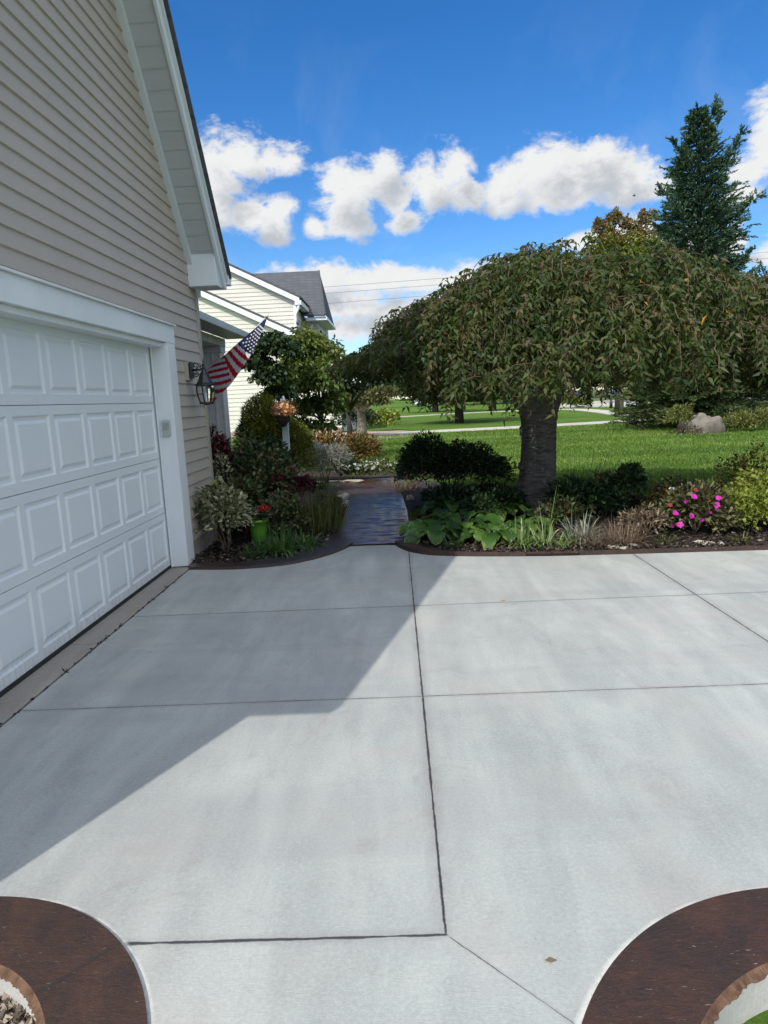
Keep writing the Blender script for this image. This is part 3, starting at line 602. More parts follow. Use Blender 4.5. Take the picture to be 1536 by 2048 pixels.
DY0, DY1 = 1.52, 6.40
siding(b, WX, 'x', 1, lo, hi, .20, ZR, .114, [(DY0-.1, DY1+.22, -1, 2.24)])
siding(b, YF, 'y', 1, lambda z: -8., lambda z: WX, .2, ZE, .114); siding(b, YN, 'y', -1, lambda z: -8., lambda z: WX, .2, ZE, .114)
# solid core behind the boards
b.prism([(YN, 0), (YN, ZE), (YR, ZR), (YF, ZE), (YF, 0), (DY1+.1, 0), (DY1+.1, 2.2), (DY0-.1, 2.2), (DY0-.1, 0)], WX-.16, WX-.02, 0, 'x')
b.box(-8, WX-.17, YF-.12, YF-.02, 0, ZE); b.box(-8, WX-.17, YN+.02, YN+.12, 0, ZE)
b.build('wall', M['siding'], house)
fm_ = mat('foundation_wall', (.33,.29,.24), .9, .2, 9, .6)
b = MB(); b.box(-8, WX-.102, YF-.1, YF+.012, 0, .21); b.build('foundation', fm_, house); b = MB(); b.box(WX-.1, WX+.006, YN-.02, DY0-.14, 0, .20); b.build('foundation', fm_, house)
b = MB(); b.box(WX-.1, WX+.006, DY1+.265, YF+.02, 0, .20); b.build('foundation', mat('foundation_concrete', (.33,.29,.24), .9, .2, 9, .6), house)
for yc in (YF, YN):
    b = MB(); s = 1 if yc == YF else -1; b.box(WX-.05, WX+.022, min(yc-s*.07, yc+s*.022), max(yc-s*.07, yc+s*.022), .19, ZE+.02); b.build('corner_post', M['corner'], house, bevel=.006)
# garage door: four sections of raised panels
DX = -2.272
door = MB(); door.box(DX-.06, DX-.03, DY0, DY1, .02, 2.14); door = door.build('garage_door', M['door'], house)
pw = (DY1-DY0)/10
for s in range(4):
    z0 = .035+s*.527; z1 = z0+.522; b = MB()
    ys_ = [DY0]+[DY0+pw*i for i in range(1, 10)]+[DY1]
    for i in range(10):
        a0, a1 = ys_[i], ys_[i+1]; m0 = .030 if i else .045; m1 = .030 if i < 9 else .045
        rings = [(0, 0, 0, 0, 0.), (m0, m1, .065, .062, 0.), (m0+.010, m1+.010, .075, .072, -.013), (m0+.030, m1+.030, .095, .092, -.013), (m0+.052, m1+.052, .118, .114, -.002), (m0+.058, m1+.058, .124, .12, -.002)]
        R_ = [[(DX+d, a0+p, z0+q), (DX+d, a1-r, z0+q), (DX+d, a1-r, z1-t_), (DX+d, a0+p, z1-t_)] for p, r, q, t_, d in rings]
        for r0, r1 in zip(R_, R_[1:]):
            for k in range(4): k2 = (k+1) % 4; b.face([r0[k], r0[k2], r1[k2], r1[k]])
        b.face(R_[-1])
    b.face([(DX, DY0, z1), (DX, DY1, z1), (DX-.03, DY1, z1+.002), (DX-.03, DY0, z1+.002)]); b.face([(DX, DY0, z0), (DX, DY1, z0), (DX-.03, DY1, z0-.002), (DX-.03, DY0, z0-.002)])
    b.build('door_section', M['door'], door)
b = MB(); b.box(DX-.04, DX+.004, DY0, DY1, .0025, .034); b.build('door_seal', M['rubber'], door, bevel=.004)
b = MB(); TX = -2.098
for s, yj in ((1, DY1), (-1, DY0)):
    b = MB(); y0, y1 = sorted((yj+s*.012, yj+s*.235)); b.box(-2.30, TX, y0, y1, .012, 2.165)
    y0, y1 = sorted((yj+s*.235, yj+s*.262)); b.box(-2.30, TX-.012, y0, y1, .012, 2.165)
    y0, y1 = sorted((yj-s*.014, yj+s*.0115)); b.box(DX+.012, DX+.028, y0, y1, .012, 2.13); b.build('door_jamb', M['white'], house, bevel=.004)
b = MB(); b.box(-2.30, TX-.004, DY0-.262, DY1+.262, 2.168, 2.335); b.box(-2.30, TX+.02, DY0-.275, DY1+.275, 2.3355, 2.352); b.box(-2.30, TX-.045, DY0-.012, DY1+.012, 2.125, 2.1675); b.build('door_header', M['white'], house, bevel=.003)
# rakes: soffit, fascia, frieze
OV = .31
def rake(y_e, z_e, sgn):
    # sgn=+1: far slope (falls towards +y)
    yo = y_e+sgn*.32; zo = z_e-.32*SL+.02
    n_ = 34; 
    P0 = (yo, z_e+.0-.32*SL+.30); 
    b = MB(); th = .16
    def zline(y, off=0): return ZR+off-SL*abs(y-YR)
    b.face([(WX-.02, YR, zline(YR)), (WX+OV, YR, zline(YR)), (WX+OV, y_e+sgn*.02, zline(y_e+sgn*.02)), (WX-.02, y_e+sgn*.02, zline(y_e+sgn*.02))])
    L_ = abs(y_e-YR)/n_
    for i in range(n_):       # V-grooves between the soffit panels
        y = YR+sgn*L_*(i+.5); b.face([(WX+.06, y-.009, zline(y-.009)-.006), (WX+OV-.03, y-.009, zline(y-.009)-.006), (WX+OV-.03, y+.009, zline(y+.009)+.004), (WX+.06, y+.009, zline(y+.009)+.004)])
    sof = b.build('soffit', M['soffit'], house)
    b = MB()                      # frieze J channel against the wall, thicker under the soffit
    pts = [(YR, zline(YR)-.003), (y_e, zline(y_e)-.003), (y_e, zline(y_e)-.10), (YR, zline(YR)-.10)]
    b.prism(pts if sgn > 0 else pts[::-1], WX-.01, WX+.062, 0, 'x'); b.build('frieze_board', M['fascia'], house)
    b = MB(); ye2 = y_e+sgn*.05
    yc_ = YR+sgn*(ZR-.035-(ZE-.02))/SL; pts = [(YR, zline(YR)+th+.03), (ye2, zline(ye2)+th+.03), (ye2, ZE-.02), (yc_, ZE-.02), (YR, zline(YR)-.035)]
    b.prism(pts if sgn > 0 else pts[::-1], WX+OV, WX+OV+.03, 0, 'x')
    pts = [(YR, zline(YR)+th+.03), (ye2, zline(ye2)+th+.03), (ye2, zline(ye2)+th-.045), (YR, zline(YR)+th-.045)]
    b.prism(pts if sgn > 0 else pts[::-1], WX+OV+.03, WX+OV+.05, 0, 'x'); b.build('fascia', M['fascia'], house, bevel=.003)
    b = MB(); ye3 = y_e+sgn*.08
    pts = [(YR, zline(YR)+th+.075), (ye3, zline(ye3)+th+.075), (ye3, zline(ye3)+th+.033), (YR, zline(YR)+th+.033)]
    b.prism(pts if sgn > 0 else pts[::-1], -9, WX+OV+.085, 0, 'x'); b.build('roof', M['shingle'], house)
    # boxed eave return and gutter
    b = MB(); zb = ZE-.02; y0_ = y_e-sgn*.24; y1_ = y_e+sgn*.048
    b.prism([(y0_, zb), (y1_, zb), (y1_, zline(y1_)+th), (y0_, zline(y0_)+.02)][::int(sgn)], WX+.002, WX+OV-.001, 0, 'x')
    b.prism([(y_e+sgn*.002, zb), (y1_, zb), (y1_, zline(y1_)+th), (y_e+sgn*.002, zline(y_e)+.1)][::int(sgn)], -8, WX+.001, 0, 'x'); b.build('eave_box', M['fascia'], house, bevel=.004)
    b = MB(); b.box(-8, WX+OV+.06, *sorted((y_e+sgn*.0505, y_e+sgn*.16)), zb+.05, zb+.16); b.box(-8, WX+OV+.06, *sorted((y_e+sgn*.14, y_e+sgn*.175)), zb+.1005, zb+.175); b.build('gutter', M['fascia'], house, bevel=.006)
rake(YF, ZE, 1); rake(YN, ZE, -1)
# main block set back, front porch with white columns
b = MB(); siding(b, -5.02, 'x', 1, lambda z: YF, lambda z: 17.6, .2, 5.0, .114); b.box(-12, -5.03, YF+.01, 17.6, 0, 5.); b.build('side_wall', M['siding'], house)
b = MB(); b.box(-5.06, -4.985, 17.54, 17.62, .2, 5.); b.build('corner_post', M['corner'], house)
b = MB(); b.prism([(-12, 6.2), (-4.7, 5.0), (-4.7, 5.12), (-12, 6.4)], YF+1.2, 17.8, 0, 'y'); b.build('roof', M['shingle'], house)
PE = -2.40; pz = 2.66
b = MB(); b.prism([(-5.0, pz+.85), (PE, pz+.03), (PE, pz+.075), (-5.0, pz+.93)], YF+.02, 11.25, 0, 'y'); b.build('porch_roof', M['shingle'], house)
b = MB(); b.box(PE, PE+.09, YF+.03, 11.27, pz-.045, pz+.055); b.box(PE-.30, PE-.001, YF+.03, 11.25, pz-.03, pz-.012); b.build('porch_gutter', M['green_trim'], house, bevel=.01)
b = MB(); b.box(-4.95, -2.70, 10.86, 11.16, pz-.16, pz-.031); b.box(-3.02, -2.70, YF+.05, 10.855, pz-.16, pz-.031); b.box(-4.98, -3.03, YF+.05, 10.855, pz-.05, pz-.031); b.build('porch_beam', M['post'], house, bevel=.01)
b = MB(); b.box(-3.0, -2.73, 10.88, 11.14, .15, pz-.162); b.box(-3.02, -2.71, 10.86, 11.16, .15, .36); b.box(-3.02, -2.71, 10.86, 11.16, pz-.26, pz-.1625)
b.box(-2.885, -2.845, 10.868, 10.8795, .37, pz-.27); b.box(-3.004, -2.97, 10.868, 10.8795, .37, pz-.27); b.box(-2.76, -2.726, 10.868, 10.8795, .37, pz-.27)
b.build('porch_column', M['post'], house, bevel=.006)
b = MB(); b.box(-4.98, -2.65, YF+.03, 11.3, -.05, .15); b.build('porch_floor', M['curbside'], house)

# keypad on the reveal of the jamb, facing the drive
kp = P(334, 856, DY1+.01); kx, ky, kz = kp[0], DY1+.012, kp[2]
t = thing('keypad', 'small grey garage keypad on the white door jamb', 'keypad', (kx, ky, kz))
b = MB(); b.box(kx-.038, kx+.036, ky-.026, ky-.001, kz-.078, kz+.078); b.build('housing', M['plastic'], t, bevel=.007)
b = MB(); b.box(kx-.026, kx+.024, ky-.0285, ky-.0262, kz-.015, kz+.048); b.build('cover', M['keys'], t)
for i in range(3):
    for j in range(4): b = MB(); b.box(kx-.022+i*.016, kx-.011+i*.016, ky-.032, ky-.0287, kz-.009+j*.0135, kz+.001+j*.0135); b.build('key', M['plastic'], t, bevel=.001)

# wall lantern
LY, LXc = 7.02, -1.945
t = thing('wall_lantern', 'black carriage lantern on a scrolled bracket beside the garage door', 'wall lamp', (WX+.02, LY, 1.9))
b = MB(); b.box(WX+.0, WX+.045, LY-.085, LY+.07, 1.83, 2.02); b.build('mounting_block', M['corner'], t, bevel=.004)
b = MB(); b.prism([(LY-.055, 1.85), (LY+.05, 1.85), (LY+.05, 2.0), (LY+.03, 2.02), (LY-.03, 2.02), (LY-.055, 2.0)], WX+.046, WX+.072, 0, 'x'); b.build('back_plate', M['black'], t, bevel=.008)
b = MB(); b.tube([(WX+.07, LY, 1.935), (LXc+.03, LY, 1.935)], .011, 8)
def scroll(cx, cz, r, a0, turns, s=1):
    pts = []
    for i in range(26): a = a0+s*i/25*turns*2*PI; rr = r*(1-.62*i/25); pts.append((cx+rr*math.cos(a), LY, cz+rr*math.sin(a)))
    b.tube(pts, .0055, 6)
scroll(WX+.105, 1.98, .032, -PI/2, 1.2); scroll(WX+.10, 1.89, .030, PI/2, 1.2, -1); scroll(WX+.165, 1.965, .020, PI*.9, 1.1); scroll(WX+.16, 1.90, .015, PI, 1.)
b.build('scroll_bracket', M['black'], t, True)
b = MB(); b.lathe((LXc, LY, 0), [(.003, 2.045), (.007, 2.0), (.014, 1.985), (.008, 1.97), (.018, 1.955), (.012, 1.94), (.02, 1.925), (.03, 1.905), (.05, 1.878), (.062, 1.84), (.085, 1.80), (.112, 1.785), (.112, 1.775), (.09, 1.772)], 8); b.build('cap', M['black'], t)
prof = [(.088, 1.772), (.096, 1.74), (.094, 1.70), (.083, 1.65), (.066, 1.602)]
for k in range(8):
    th = 2*PI*k/8; b = MB(); b.tube([(LXc+r*math.cos(th), LY+r*math.sin(th), z) for r, z in prof], .0042, 6); b.build('cage_rib', M['black'], t, True)
b = MB(); b.lathe((LXc, LY, 0), [(.062, 1.604), (.078, 1.6), (.078, 1.588), (.05, 1.582), (.01, 1.572)], 8); b.build('base_ring', M['black'], t)
b = MB(); n8 = 8
for k in range(8):
    for (r0, z0), (r1, z1) in zip(prof, prof[1:]):
        a, c_ = 2*PI*k/8, 2*PI*(k+1)/8; q = .96; b.face([(LXc+r0*q*math.cos(a), LY+r0*q*math.sin(a), z0), (LXc+r0*q*math.cos(c_), LY+r0*q*math.sin(c_), z0), (LXc+r1*q*math.cos(c_), LY+r1*q*math.sin(c_), z1), (LXc+r1*q*math.cos(a), LY+r1*q*math.sin(a), z1)])
b.build('glass', M['glass'], t)
b = MB(); b.tube([(LXc, LY, 1.60), (LXc, LY, 1.70)], .011, 8); b.build('candle', M['white'], t)

# flag on the porch column
FY = 10.6
t = thing('flag', 'american flag furled on a slanted pole from the porch column', 'flag', P(436, 742, 10.86))
p_base, p_tip = Vector(P(436, 738, 10.8)), Vector(P(533, 634, 9.3))
b = MB(); b.tube([p_base, p_tip], .012, 8); b.tube([p_tip, p_tip+(p_tip-p_base).normalized()*.05], [.022, .012], 8); b.build('pole', M['post'], t, True)
b = MB(); b.tube([p_base-Vector((.02, 0, .02)), p_base+(p_tip-p_base)*.08], .022, 8); b.build('bracket', M['plastic'], t, True)
# cloth: rows run from the pole (v=0) to the free edge (v=1), u from tip to base; outlines in photo space at the flag's depth, then folded
topu = [(531,638),(512,655),(495,670),(478,684),(462,698),(446,713),(428,728),(414,742)]
botu = [(533,641),(524,665),(513,690),(500,712),(484,738),(462,768),(440,790),(426,805)]
NU, NV = 90, 40
def lerp_pl(pl, t):
    s = t*(len(pl)-1); i = min(int(s), len(pl)-2); f = s-i; return (pl[i][0]*(1-f)+pl[i+1][0]*f, pl[i][1]*(1-f)+pl[i+1][1]*f)
b = MB(); vs = []
for i in range(NU+1):
    u = i/NU; T, Bq = lerp_pl(topu, u), lerp_pl(botu, u); yy = 9.3+1.5*u
    for j in range(NV+1):
        v = j/NV; x = T[0]*(1-v)+Bq[0]*v; y = T[1]*(1-v)+Bq[1]*v
        y += 5*math.sin(v*PI)*math.sin(u*5)*u
        fold = .05*math.sin(v*9+u*3)*min(1, u*2)*(v**.5)+.03*math.sin(v*17-u*6)*v*u
        vs.append(P(x, y, yy-.03+fold-.18*v))
b.v = vs
def stripecol(u, v):
    if u < .46-.05*v and u < .46: return 2
    if u < .70: k = int((u-.41+.06*v)/.045); return (0, 1)[k % 2] if u > .46 else 1
    w = (v*1.0+ (u-.70)*1.3); k = int(w/.105); return (0, 1)[(k+0) % 2]
for i in range(NU):
    for j in range(NV):
        a = i*(NV+1)+j; b.f.append((a, a+1, a+NV+2, a+NV+1)); b.m.append(stripecol((i+.5)/NU, (j+.5)/NV))
fl = b.build('cloth', [M['red'], M['fwhite'], M['navy']], t, True)
for r in range(9):
    for c_ in range(4):
        u = .10+r*.036; v = .18+c_*.22+(r % 2)*.1
        if v > .95: continue
        T, Bq = lerp_pl(topu, u), lerp_pl(botu, u); x = T[0]*(1-v)+Bq[0]*v; y = T[1]*(1-v)+Bq[1]*v+5*math.sin(v*PI)*math.sin(u*5)*u
        c0 = Vector(P(x, y, 9.3+1.5*u-.085-.18*v)); rr = .016; pts = []
        for k in range(10): a = PI/2+k*PI/5+.6; q = rr if k % 2 == 0 else rr*.45; pts.append((c0.x+q*math.cos(a), c0.y, c0.z+q*math.sin(a)))
        b = MB(); b.face(pts); b.build('star', M['fwhite'], fl)

# ================================================================== NEIGHBOUR'S HOUSE
nb = thing('neighbour_house', 'cream sided two storey house with dark shingle roof next door', 'house', (-8, 34, 0))
NY = 34.; lowR = P(670, 700, NY); lowL = P(412, 585, NY); sl_ = (lowL[2]-lowR[2])/(lowR[0]-lowL[0])
xc = -2.75
b = MB(); siding(b, NY, 'y', -1, lambda z: -16., lambda z: xc if z < 3.75 else xc-(z-3.75)/sl_, .25, 7.6, .21, dep=.025)
b.box(-16, xc-.01, NY+.02, NY+8, 0, 3.7); b.prism([(-16, 3.69), (xc-.05, 3.69), (-16, 3.69+(13.2)*sl_)], NY+.02, NY+.2, 0, 'y')
b.build('garage_wall', M['nsiding'], nb)
b = MB(); b.box(xc-.02, xc+.06, NY-.05, NY+.06, .25, 3.75); b.build('corner_board', M['white'], nb)
b = MB(); b.box(-16, xc+.01, NY-.03, NY+.1, 0, .25); b.build('foundation', mat('brick_foundation', (.42,.29,.21), .9, .2, 12), nb)
def nrake(xr, zr, xl_, s, y, name='rake_board', h=.38):
    b = MB(); zl = zr+(xr-xl_)*s; b.prism([(xl_, zl), (xr, zr), (xr, zr+h*.75), (xl_, zl+h*.75)], y-.32, y-.28, 0, 'y'); b.prism([(xl_, zl+.01), (xr, zr+.01), (xr, zr+.04), (xl_, zl+.04)], y-.28, y, 0, 'y'); b.build(name, M['white'], nb)
nrake(lowR[0]+.25, lowR[2]-.42, -16, sl_, NY)
b = MB(); zr = lowR[2]-.42; b.prism([(lowR[0]+.3, zr+.28), (-16, zr+.28+(lowR[0]+16.3)*sl_), (-16, zr+.36+(lowR[0]+16.3)*sl_), (lowR[0]+.32, zr+.36)], NY-.36, NY+8, 0, 'y'); b.build('garage_roof', M['shingle'], nb)
b = MB(); b.box(lowR[0]+.22, lowR[0]+.42, NY-.3, NY+8, zr+.2, zr+.32); b.build('gutter', M['white'], nb)
UY = 36.5; ue = P(600, 597, UY); ul = P(455, 530, UY); us = (ul[2]-ue[2])/(ue[0]-ul[0]); ux = P(588, 620, UY)[0]
b = MB(); siding(b, UY, 'y', -1, lambda z: -16., lambda z: ux if z < ue[2]-.35 else ux+.1-(z-ue[2]+.02)/us, 3.4, 10.5, .21, dep=.025)
b.box(-16, ux-.01, UY+.03, UY+10, 0, ue[2]-.4); b.prism([(-16, ue[2]-.41), (ux-.05, ue[2]-.41), (-16, ue[2]-.1+(16+ux)*us), (ux-.05, ue[2]-.1)], UY+.03, UY+.2, 0, 'y'); b.build('upper_wall', M['nsiding'], nb)
b = MB(); b.box(ux-.02, ux+.16, UY-.06, UY+.15, 3.4, ue[2]-.3); b.build('corner_board', M['white'], nb)
b = MB(); b.tube([(ue[0]-.02, UY-.2, ue[2]-.2), (ux+.25, UY-.2, ue[2]-.55), (ux+.10, UY-.12, ue[2]-.8), (ux+.10, UY-.12, 3.2)], .07, 6); b.build('downspout', M['white'], nb, True)
nrake(ue[0], ue[2]-.28, -16, us, UY)
b = MB(); b.box(ux+.1, ue[0]+.08, UY-.3, UY+5.5, ue[2]-.35, ue[2]-.12); b.build('gutter', M['fascia'], nb)
b = MB(); b.prism([(ue[0]+.05, ue[2]), (-16, ue[2]+(16+ue[0])*us), (-16, ue[2]+.1+(16+ue[0])*us), (ue[0]+.07, ue[2]+.08)], UY-.36, UY+6, 0, 'y'); b.build('upper_roof', M['shingle'], nb)
# cross roof seen above the rake
r0, r1, h1, h0 = P(490, 548, 43.), P(638, 541, 43.), P(650, 629, 39.2), P(470, 629, 39.2)
b = MB(); b.face([h0, h1, r1, r0]); b.face([h1, (h1[0]-.1, 47, h1[2]), r1]); b.face([h0, r0, (r0[0], 47, h0[2])]); b.face([(h0[0], h0[1], h0[2]-.1), (h1[0], h1[1], h1[2]-.1), h1, h0]); b.build('cross_roof', M['shingle'], nb)
b = MB(); b.tube([r1, h1], .05, 5); b.build('rake_board', M['shingle'], nb)
s0, s1 = P(622, 640, 40.), P(636, 640, 40.)
b = MB(); b.box(ux-2, s1[0], 40., 46, 2.5, h1[2]-.05); siding(b, 40., 'y', -1, lambda z: ux-.5, lambda z: s1[0], 3.4, h1[2]-.1, .21); b.build('bay_wall', M['nsiding'], nb)
b = MB(); b.box(ue[0]-.1, h1[0]+.1, 39.3, 45, h1[2]-.28, h1[2]-.105); b.build('eave', M['fascia'], nb)
# windows on the walls facing the street side
def nwin(x, y0, y1, z0, z1):
    b = MB(); b.box(x, x+.05, y0, y1, z0, z1); w = b.build('window', M['darkglass'], nb); b = MB()
    for a, c_ in ((y0-.08, y0), (y1, y1+.08), ((y0+y1)/2-.03, (y0+y1)/2+.03)): b.box(x, x+.09, a, c_, z0, z1)
    b.box(x, x+.09, y0-.08, y1+.08, z1, z1+.1); b.box(x, x+.1, y0-.08, y1+.08, z0-.1, z0); b.build('frame', M['white'], w)
    for a, c_ in ((y0-.5, y0-.1), (y1+.1, y1+.5)): b = MB(); b.box(x, x+.07, a, c_, z0, z1); b.build('shutter', M['shutter'], w)
nwin(ux-.01, 37.3, 38.3, 4.3, 6.0); nwin(s1[0], 41.2, 42.2, 4.0, 5.7); nwin(s1[0], 43.8, 44.6, 4.0, 5.7)
b = MB(); b.box(-2.72, -2.2, 35.5, 41, .0, 2.6); b.build('entry_wall', M['white'], nb)

# ================================================================== WEEPING CHERRY
TXc, TYc = 1.80, 8.75
ch = thing('weeping_cherry_tree', 'weeping cherry with thick trunk and wide umbrella crown beside the driveway', 'tree', (TXc, TYc, 0))
def barkgeo():
    n = 44; zs = np.linspace(-.02, 1.95, 110); V = []; 
    for z in zs:
        r = np.interp(z, [0, .06, .2, .5, .9, 1.15, 1.32, 1.45, 1.6, 1.8, 1.95], [.34, .28, .25, .228, .22, .225, .245, .31, .33, .29, .18])
        cx = TXc+.03*math.sin(z*2.)-.01+.03*z; cy = TYc
        for k in range(n):
            th = 2*PI*k/n; rr = r*(1+.035*math.sin(5*th+z*2)+.025*math.sin(9*th-z*3)+.03*math.sin(2*th+z*5)+.012*math.sin(z*70+3*math.sin(th*4))+random.uniform(-.012, .012))
            if 1.0 < z < 1.12 or .56 < z < .66: rr += .03*math.exp(-((th-PI)**2)/.15)
            if z > 1.38: rr *= 1+.06*math.sin(7*th+z*9)
            V.append((cx+rr*math.cos(th), cy+rr*math.sin(th), z))
    m = len(zs); Fq = [(j*n+k, j*n+(k+1) % n, (j+1)*n+(k+1) % n, (j+1)*n+k) for j in range(m-1) for k in range(n)]
    return np.array(V), np.array(Fq)
V, Fq = barkgeo(); npmesh('trunk', V, Fq, M['bark'], ch, smooth=True)
CX0, CY0, ZB = 2.35, 8.75, 1.62
def dome(ph, rho):
    rx = np.where(np.cos(ph) < 0, 2.75, 4.3); ry = 2.35
    x = CX0+np.cos(ph)*rho*rx; y = CY0+np.sin(ph)*rho*ry
    top = 3.10-.16*np.maximum(0, x-2.3)-.05*np.maximum(0, 2.-x)+.19*np.sin(x*2.3+1)*np.sin(y*2.1)+.10*np.sin(x*5.1)*np.sin(y*4.3+1)
    z = ZB+(top-ZB)*np.power(np.clip(1-np.power(rho, 2.6), 0, 1), .55)
    return x, y, z
b = MB(); random.seed(3)
for i in range(15):
    ph = 2*PI*i/15+random.uniform(-.15, .15); pts = [(TXc+.1*math.cos(ph), TYc+.1*math.sin(ph), 1.62)]
    for k in range(1, 9):
        rho = .8*k/8; x, y, z = dome(np.array(ph+.12*math.sin(k)), np.array(rho)); f = (k/8)**.55; pts.append((TXc+(float(x)-TXc)*k/8*1.0 if k < 3 else float(x)*(k/8)**.3+TXc*(1-(k/8)**.3), float(y)*f+TYc*(1-f), 1.62+(float(z)-.22-1.62)*f))
    b.tube(pts, [.075*(1-.85*k/8)+.006 for k in range(9)], 7)
b.build('branches', M['darkbark'], ch, True)
NS = 4000; ph = rng.uniform(0, 2*PI, NS); rho0 = np.sqrt(rng.random(NS))*.98; LP, LD, LR, TW = [], [], [], MB()
for i in range(NS):
    rho = rho0[i]; x, y, z = (float(a) for a in dome(np.array(ph[i]), np.array(rho))); inner = random.random()
    clump = math.sin(x*3.1+1.3*math.sin(y*2.3))+math.sin(y*3.7+z*2+.8*math.sin(x*4.))           # boughs and the gaps between them
    if clump < -.9 and random.random() < .55 and not (abs(x-1.9) < .8 and y < 8.6): continue
    z += .05*clump - .03 - (.5*inner**2 if rho < .9 else .25*inner)
    ox, oy = x-CX0, y-CY0; l = math.hypot(ox, oy)+1e-6; a = random.gauss(0, .7); ca, sa = math.cos(a), math.sin(a); dx, dy = (ox*ca-oy*sa)/l, (ox*sa+oy*ca)/l
    hem = 1.50+.10*math.sin(ph[i]*7+1)+.08*math.sin(ph[i]*17)
    if x < .55: hem = 1.92+.06*math.sin(ph[i]*15); z = max(z, 2.0+.1*inner)
    out = random.uniform(.12, .48); drop = random.uniform(.2, .6)+.3*rho*random.random(); drop = min(drop, max(.06, z-hem-random.uniform(-.1, .15)))
    n_ = max(4, int((out+drop)/.025)); rise = random.uniform(0, .09) if rho > .25 else random.uniform(.0, .2); base_r = random.random(); pts = []
    for k in range(n_+1):
        t_ = k/n_; s_ = t_**.8; q = math.sin(min(1, s_*1.3)*PI/2)*out
        pts.append((x+dx*q+.015*math.sin(k*.5+i), y+dy*q+.015*math.cos(k*.4+i), z+rise*math.sin(min(1, t_*2.2)*PI)-drop*t_**1.7))
        if k > 1:
            LP.append(pts[-1]); th = k*2.4+i; LD.append((math.cos(th)*.9+dx*.3, math.sin(th)*.9+dy*.3, -.75+random.uniform(-.3, .5))); LR.append(base_r)
    if i % 2 == 0: TW.tube(pts[::5]+[pts[-1]], [.0035+.003*(1-q/len(pts[::5])) for q in range(len(pts[::5])+1)], 3, cap=False)
# a few stray shoots above the crown
for (sx, sy_) in ((1010,512),(1120,500)):
    p0 = Vector(P(sx, sy_, random.uniform(7.6, 9.2))); a = random.choice([-1, -1, 1]); pts = []
    for k in range(16): t_ = k/15; q = p0+Vector((a*.36*t_, 0, .10*math.sin(t_*PI*.8)-.12*t_*t_-.05)); pts.append(tuple(q)); (LP.append(tuple(q)), LD.append((random.uniform(-.7, .7), random.uniform(-.7, .7), random.uniform(-1, -.2))), LR.append(.4)) if random.random() < .7 else None
    TW.tube(pts, .004, 4)
LP, LD, LR = np.array(LP), np.array(LD), np.array(LR); r_ = np.clip(.62*LR+.38*rng.random(len(LP)), 0, .95); r_ = np.where(rng.random(len(LP)) < .03, rng.random(len(LP)), r_); r_ = np.where(rng.random(len(LP)) < .0022, .996, r_)
leaves('crown', M['cherry'], ch, LP, LD, .088, .031, rnd=r_, fold=.25, curl=.25)
TW.build('twigs', M['twig'], ch)

# ================================================================== SPRUCE
def conifer(name, label, cx, cy, prof, m, nb_, twl, leafL, leafW, trunk_r, z0=.4, group=None, updir=.35, lean=0., per=26, droplow=True):
    t = thing(name, label, 'tree', (cx, cy, 0), group); zt = prof[-1][0]
    b = MB(); b.tube([(cx, cy, -.05), (cx+lean*.3, cy, zt*.5), (cx+lean, cy, zt*.97)], [trunk_r, trunk_r*.6, .02], 9); b.build('trunk', M['darkbark'], t, True)
    Pn, D, Rn = [], [], []; bb = MB(); pz_ = [p[0] for p in prof]; pr_ = [p[1] for p in prof]
    for i in range(nb_):
        z = z0+(zt-z0)*(i/nb_)**1.05; a = i*2.39996+random.uniform(-.3, .3); rr = float(np.interp(z, pz_, pr_))*random.uniform(.68, 1.08); up = updir*(.0 if z < zt*.25 else 1)*random.uniform(.5, 1.4)+(-.12 if z < zt*.2 else 0)
        tipz = rr*up; cx_ = cx+lean*z/zt; e = (cx_+rr*math.cos(a), cy+rr*math.sin(a), z+tipz)
        if i % 2 == 0: bb.tube([(cx_, cy, z), ((cx_+e[0])/2, (cy+e[1])/2, z+tipz*.35-.04*rr), e], [.03, .018, .006], 4, cap=False)
        nt_ = max(3, int(rr/twl*4.5)); br = random.random()
        for k in range(nt_):
            f = .22+.78*(k+random.random())/nt_; q0 = np.array([cx_+rr*f*math.cos(a), cy+rr*f*math.sin(a), z+tipz*f*f-.03*rr*math.sin(f*PI)])
            sd_ = random.choice([-1, 1]); ang = a+sd_*random.uniform(.2, 1.1)*(1 if k < nt_-1 else .1); tl = twl*random.uniform(.6, 1.2)*(1.15-.4*f)*min(1., .4+rr/1.6); dz = random.uniform(-.15, .55)*(1 if z > zt*.2 else .3)
            d = np.array([math.cos(ang), math.sin(ang), dz]); d /= np.linalg.norm(d)
            m_ = per; s = np.linspace(0, 1, m_)[:, None]; Pn.append(q0+d*tl*s); dd = rng.normal(size=(m_, 3)); D.append(d*1.25+unit(dd)*.7+np.array([0, 0, .12])); Rn.append(np.full(m_, br*.5+.2)+s[:, 0]*.3+rng.normal(size=m_)*.08)
    bb.build('branches', M['darkbark'], t)
    leaves('crown', M[m], t, np.concatenate(Pn), np.concatenate(D), leafL, leafW, rnd=np.clip(np.concatenate(Rn), 0, 1), fold=.1, curl=0.)
    return t
random.seed(11)
sc_ = 27/1340
conifer('spruce_tree', 'tall blue green spruce rising behind the cherry at right', 12.0, 27., [(.3, 2.6), (1.5, 2.75), (2.5, 2.5), (4.2, 1.7), (5.6, 1.6), (6.8, 1.5), (7.4, 1.4), (8.1, 1.1), (8.8, .8), (9.5, .95), (9.9, .5), (10.3, .4), (10.8, .33), (11.3, .18), (11.5, .08)], 'spruce', 640, .60, .13, .045, .2, .5, updir=.55, lean=-.35, per=26)
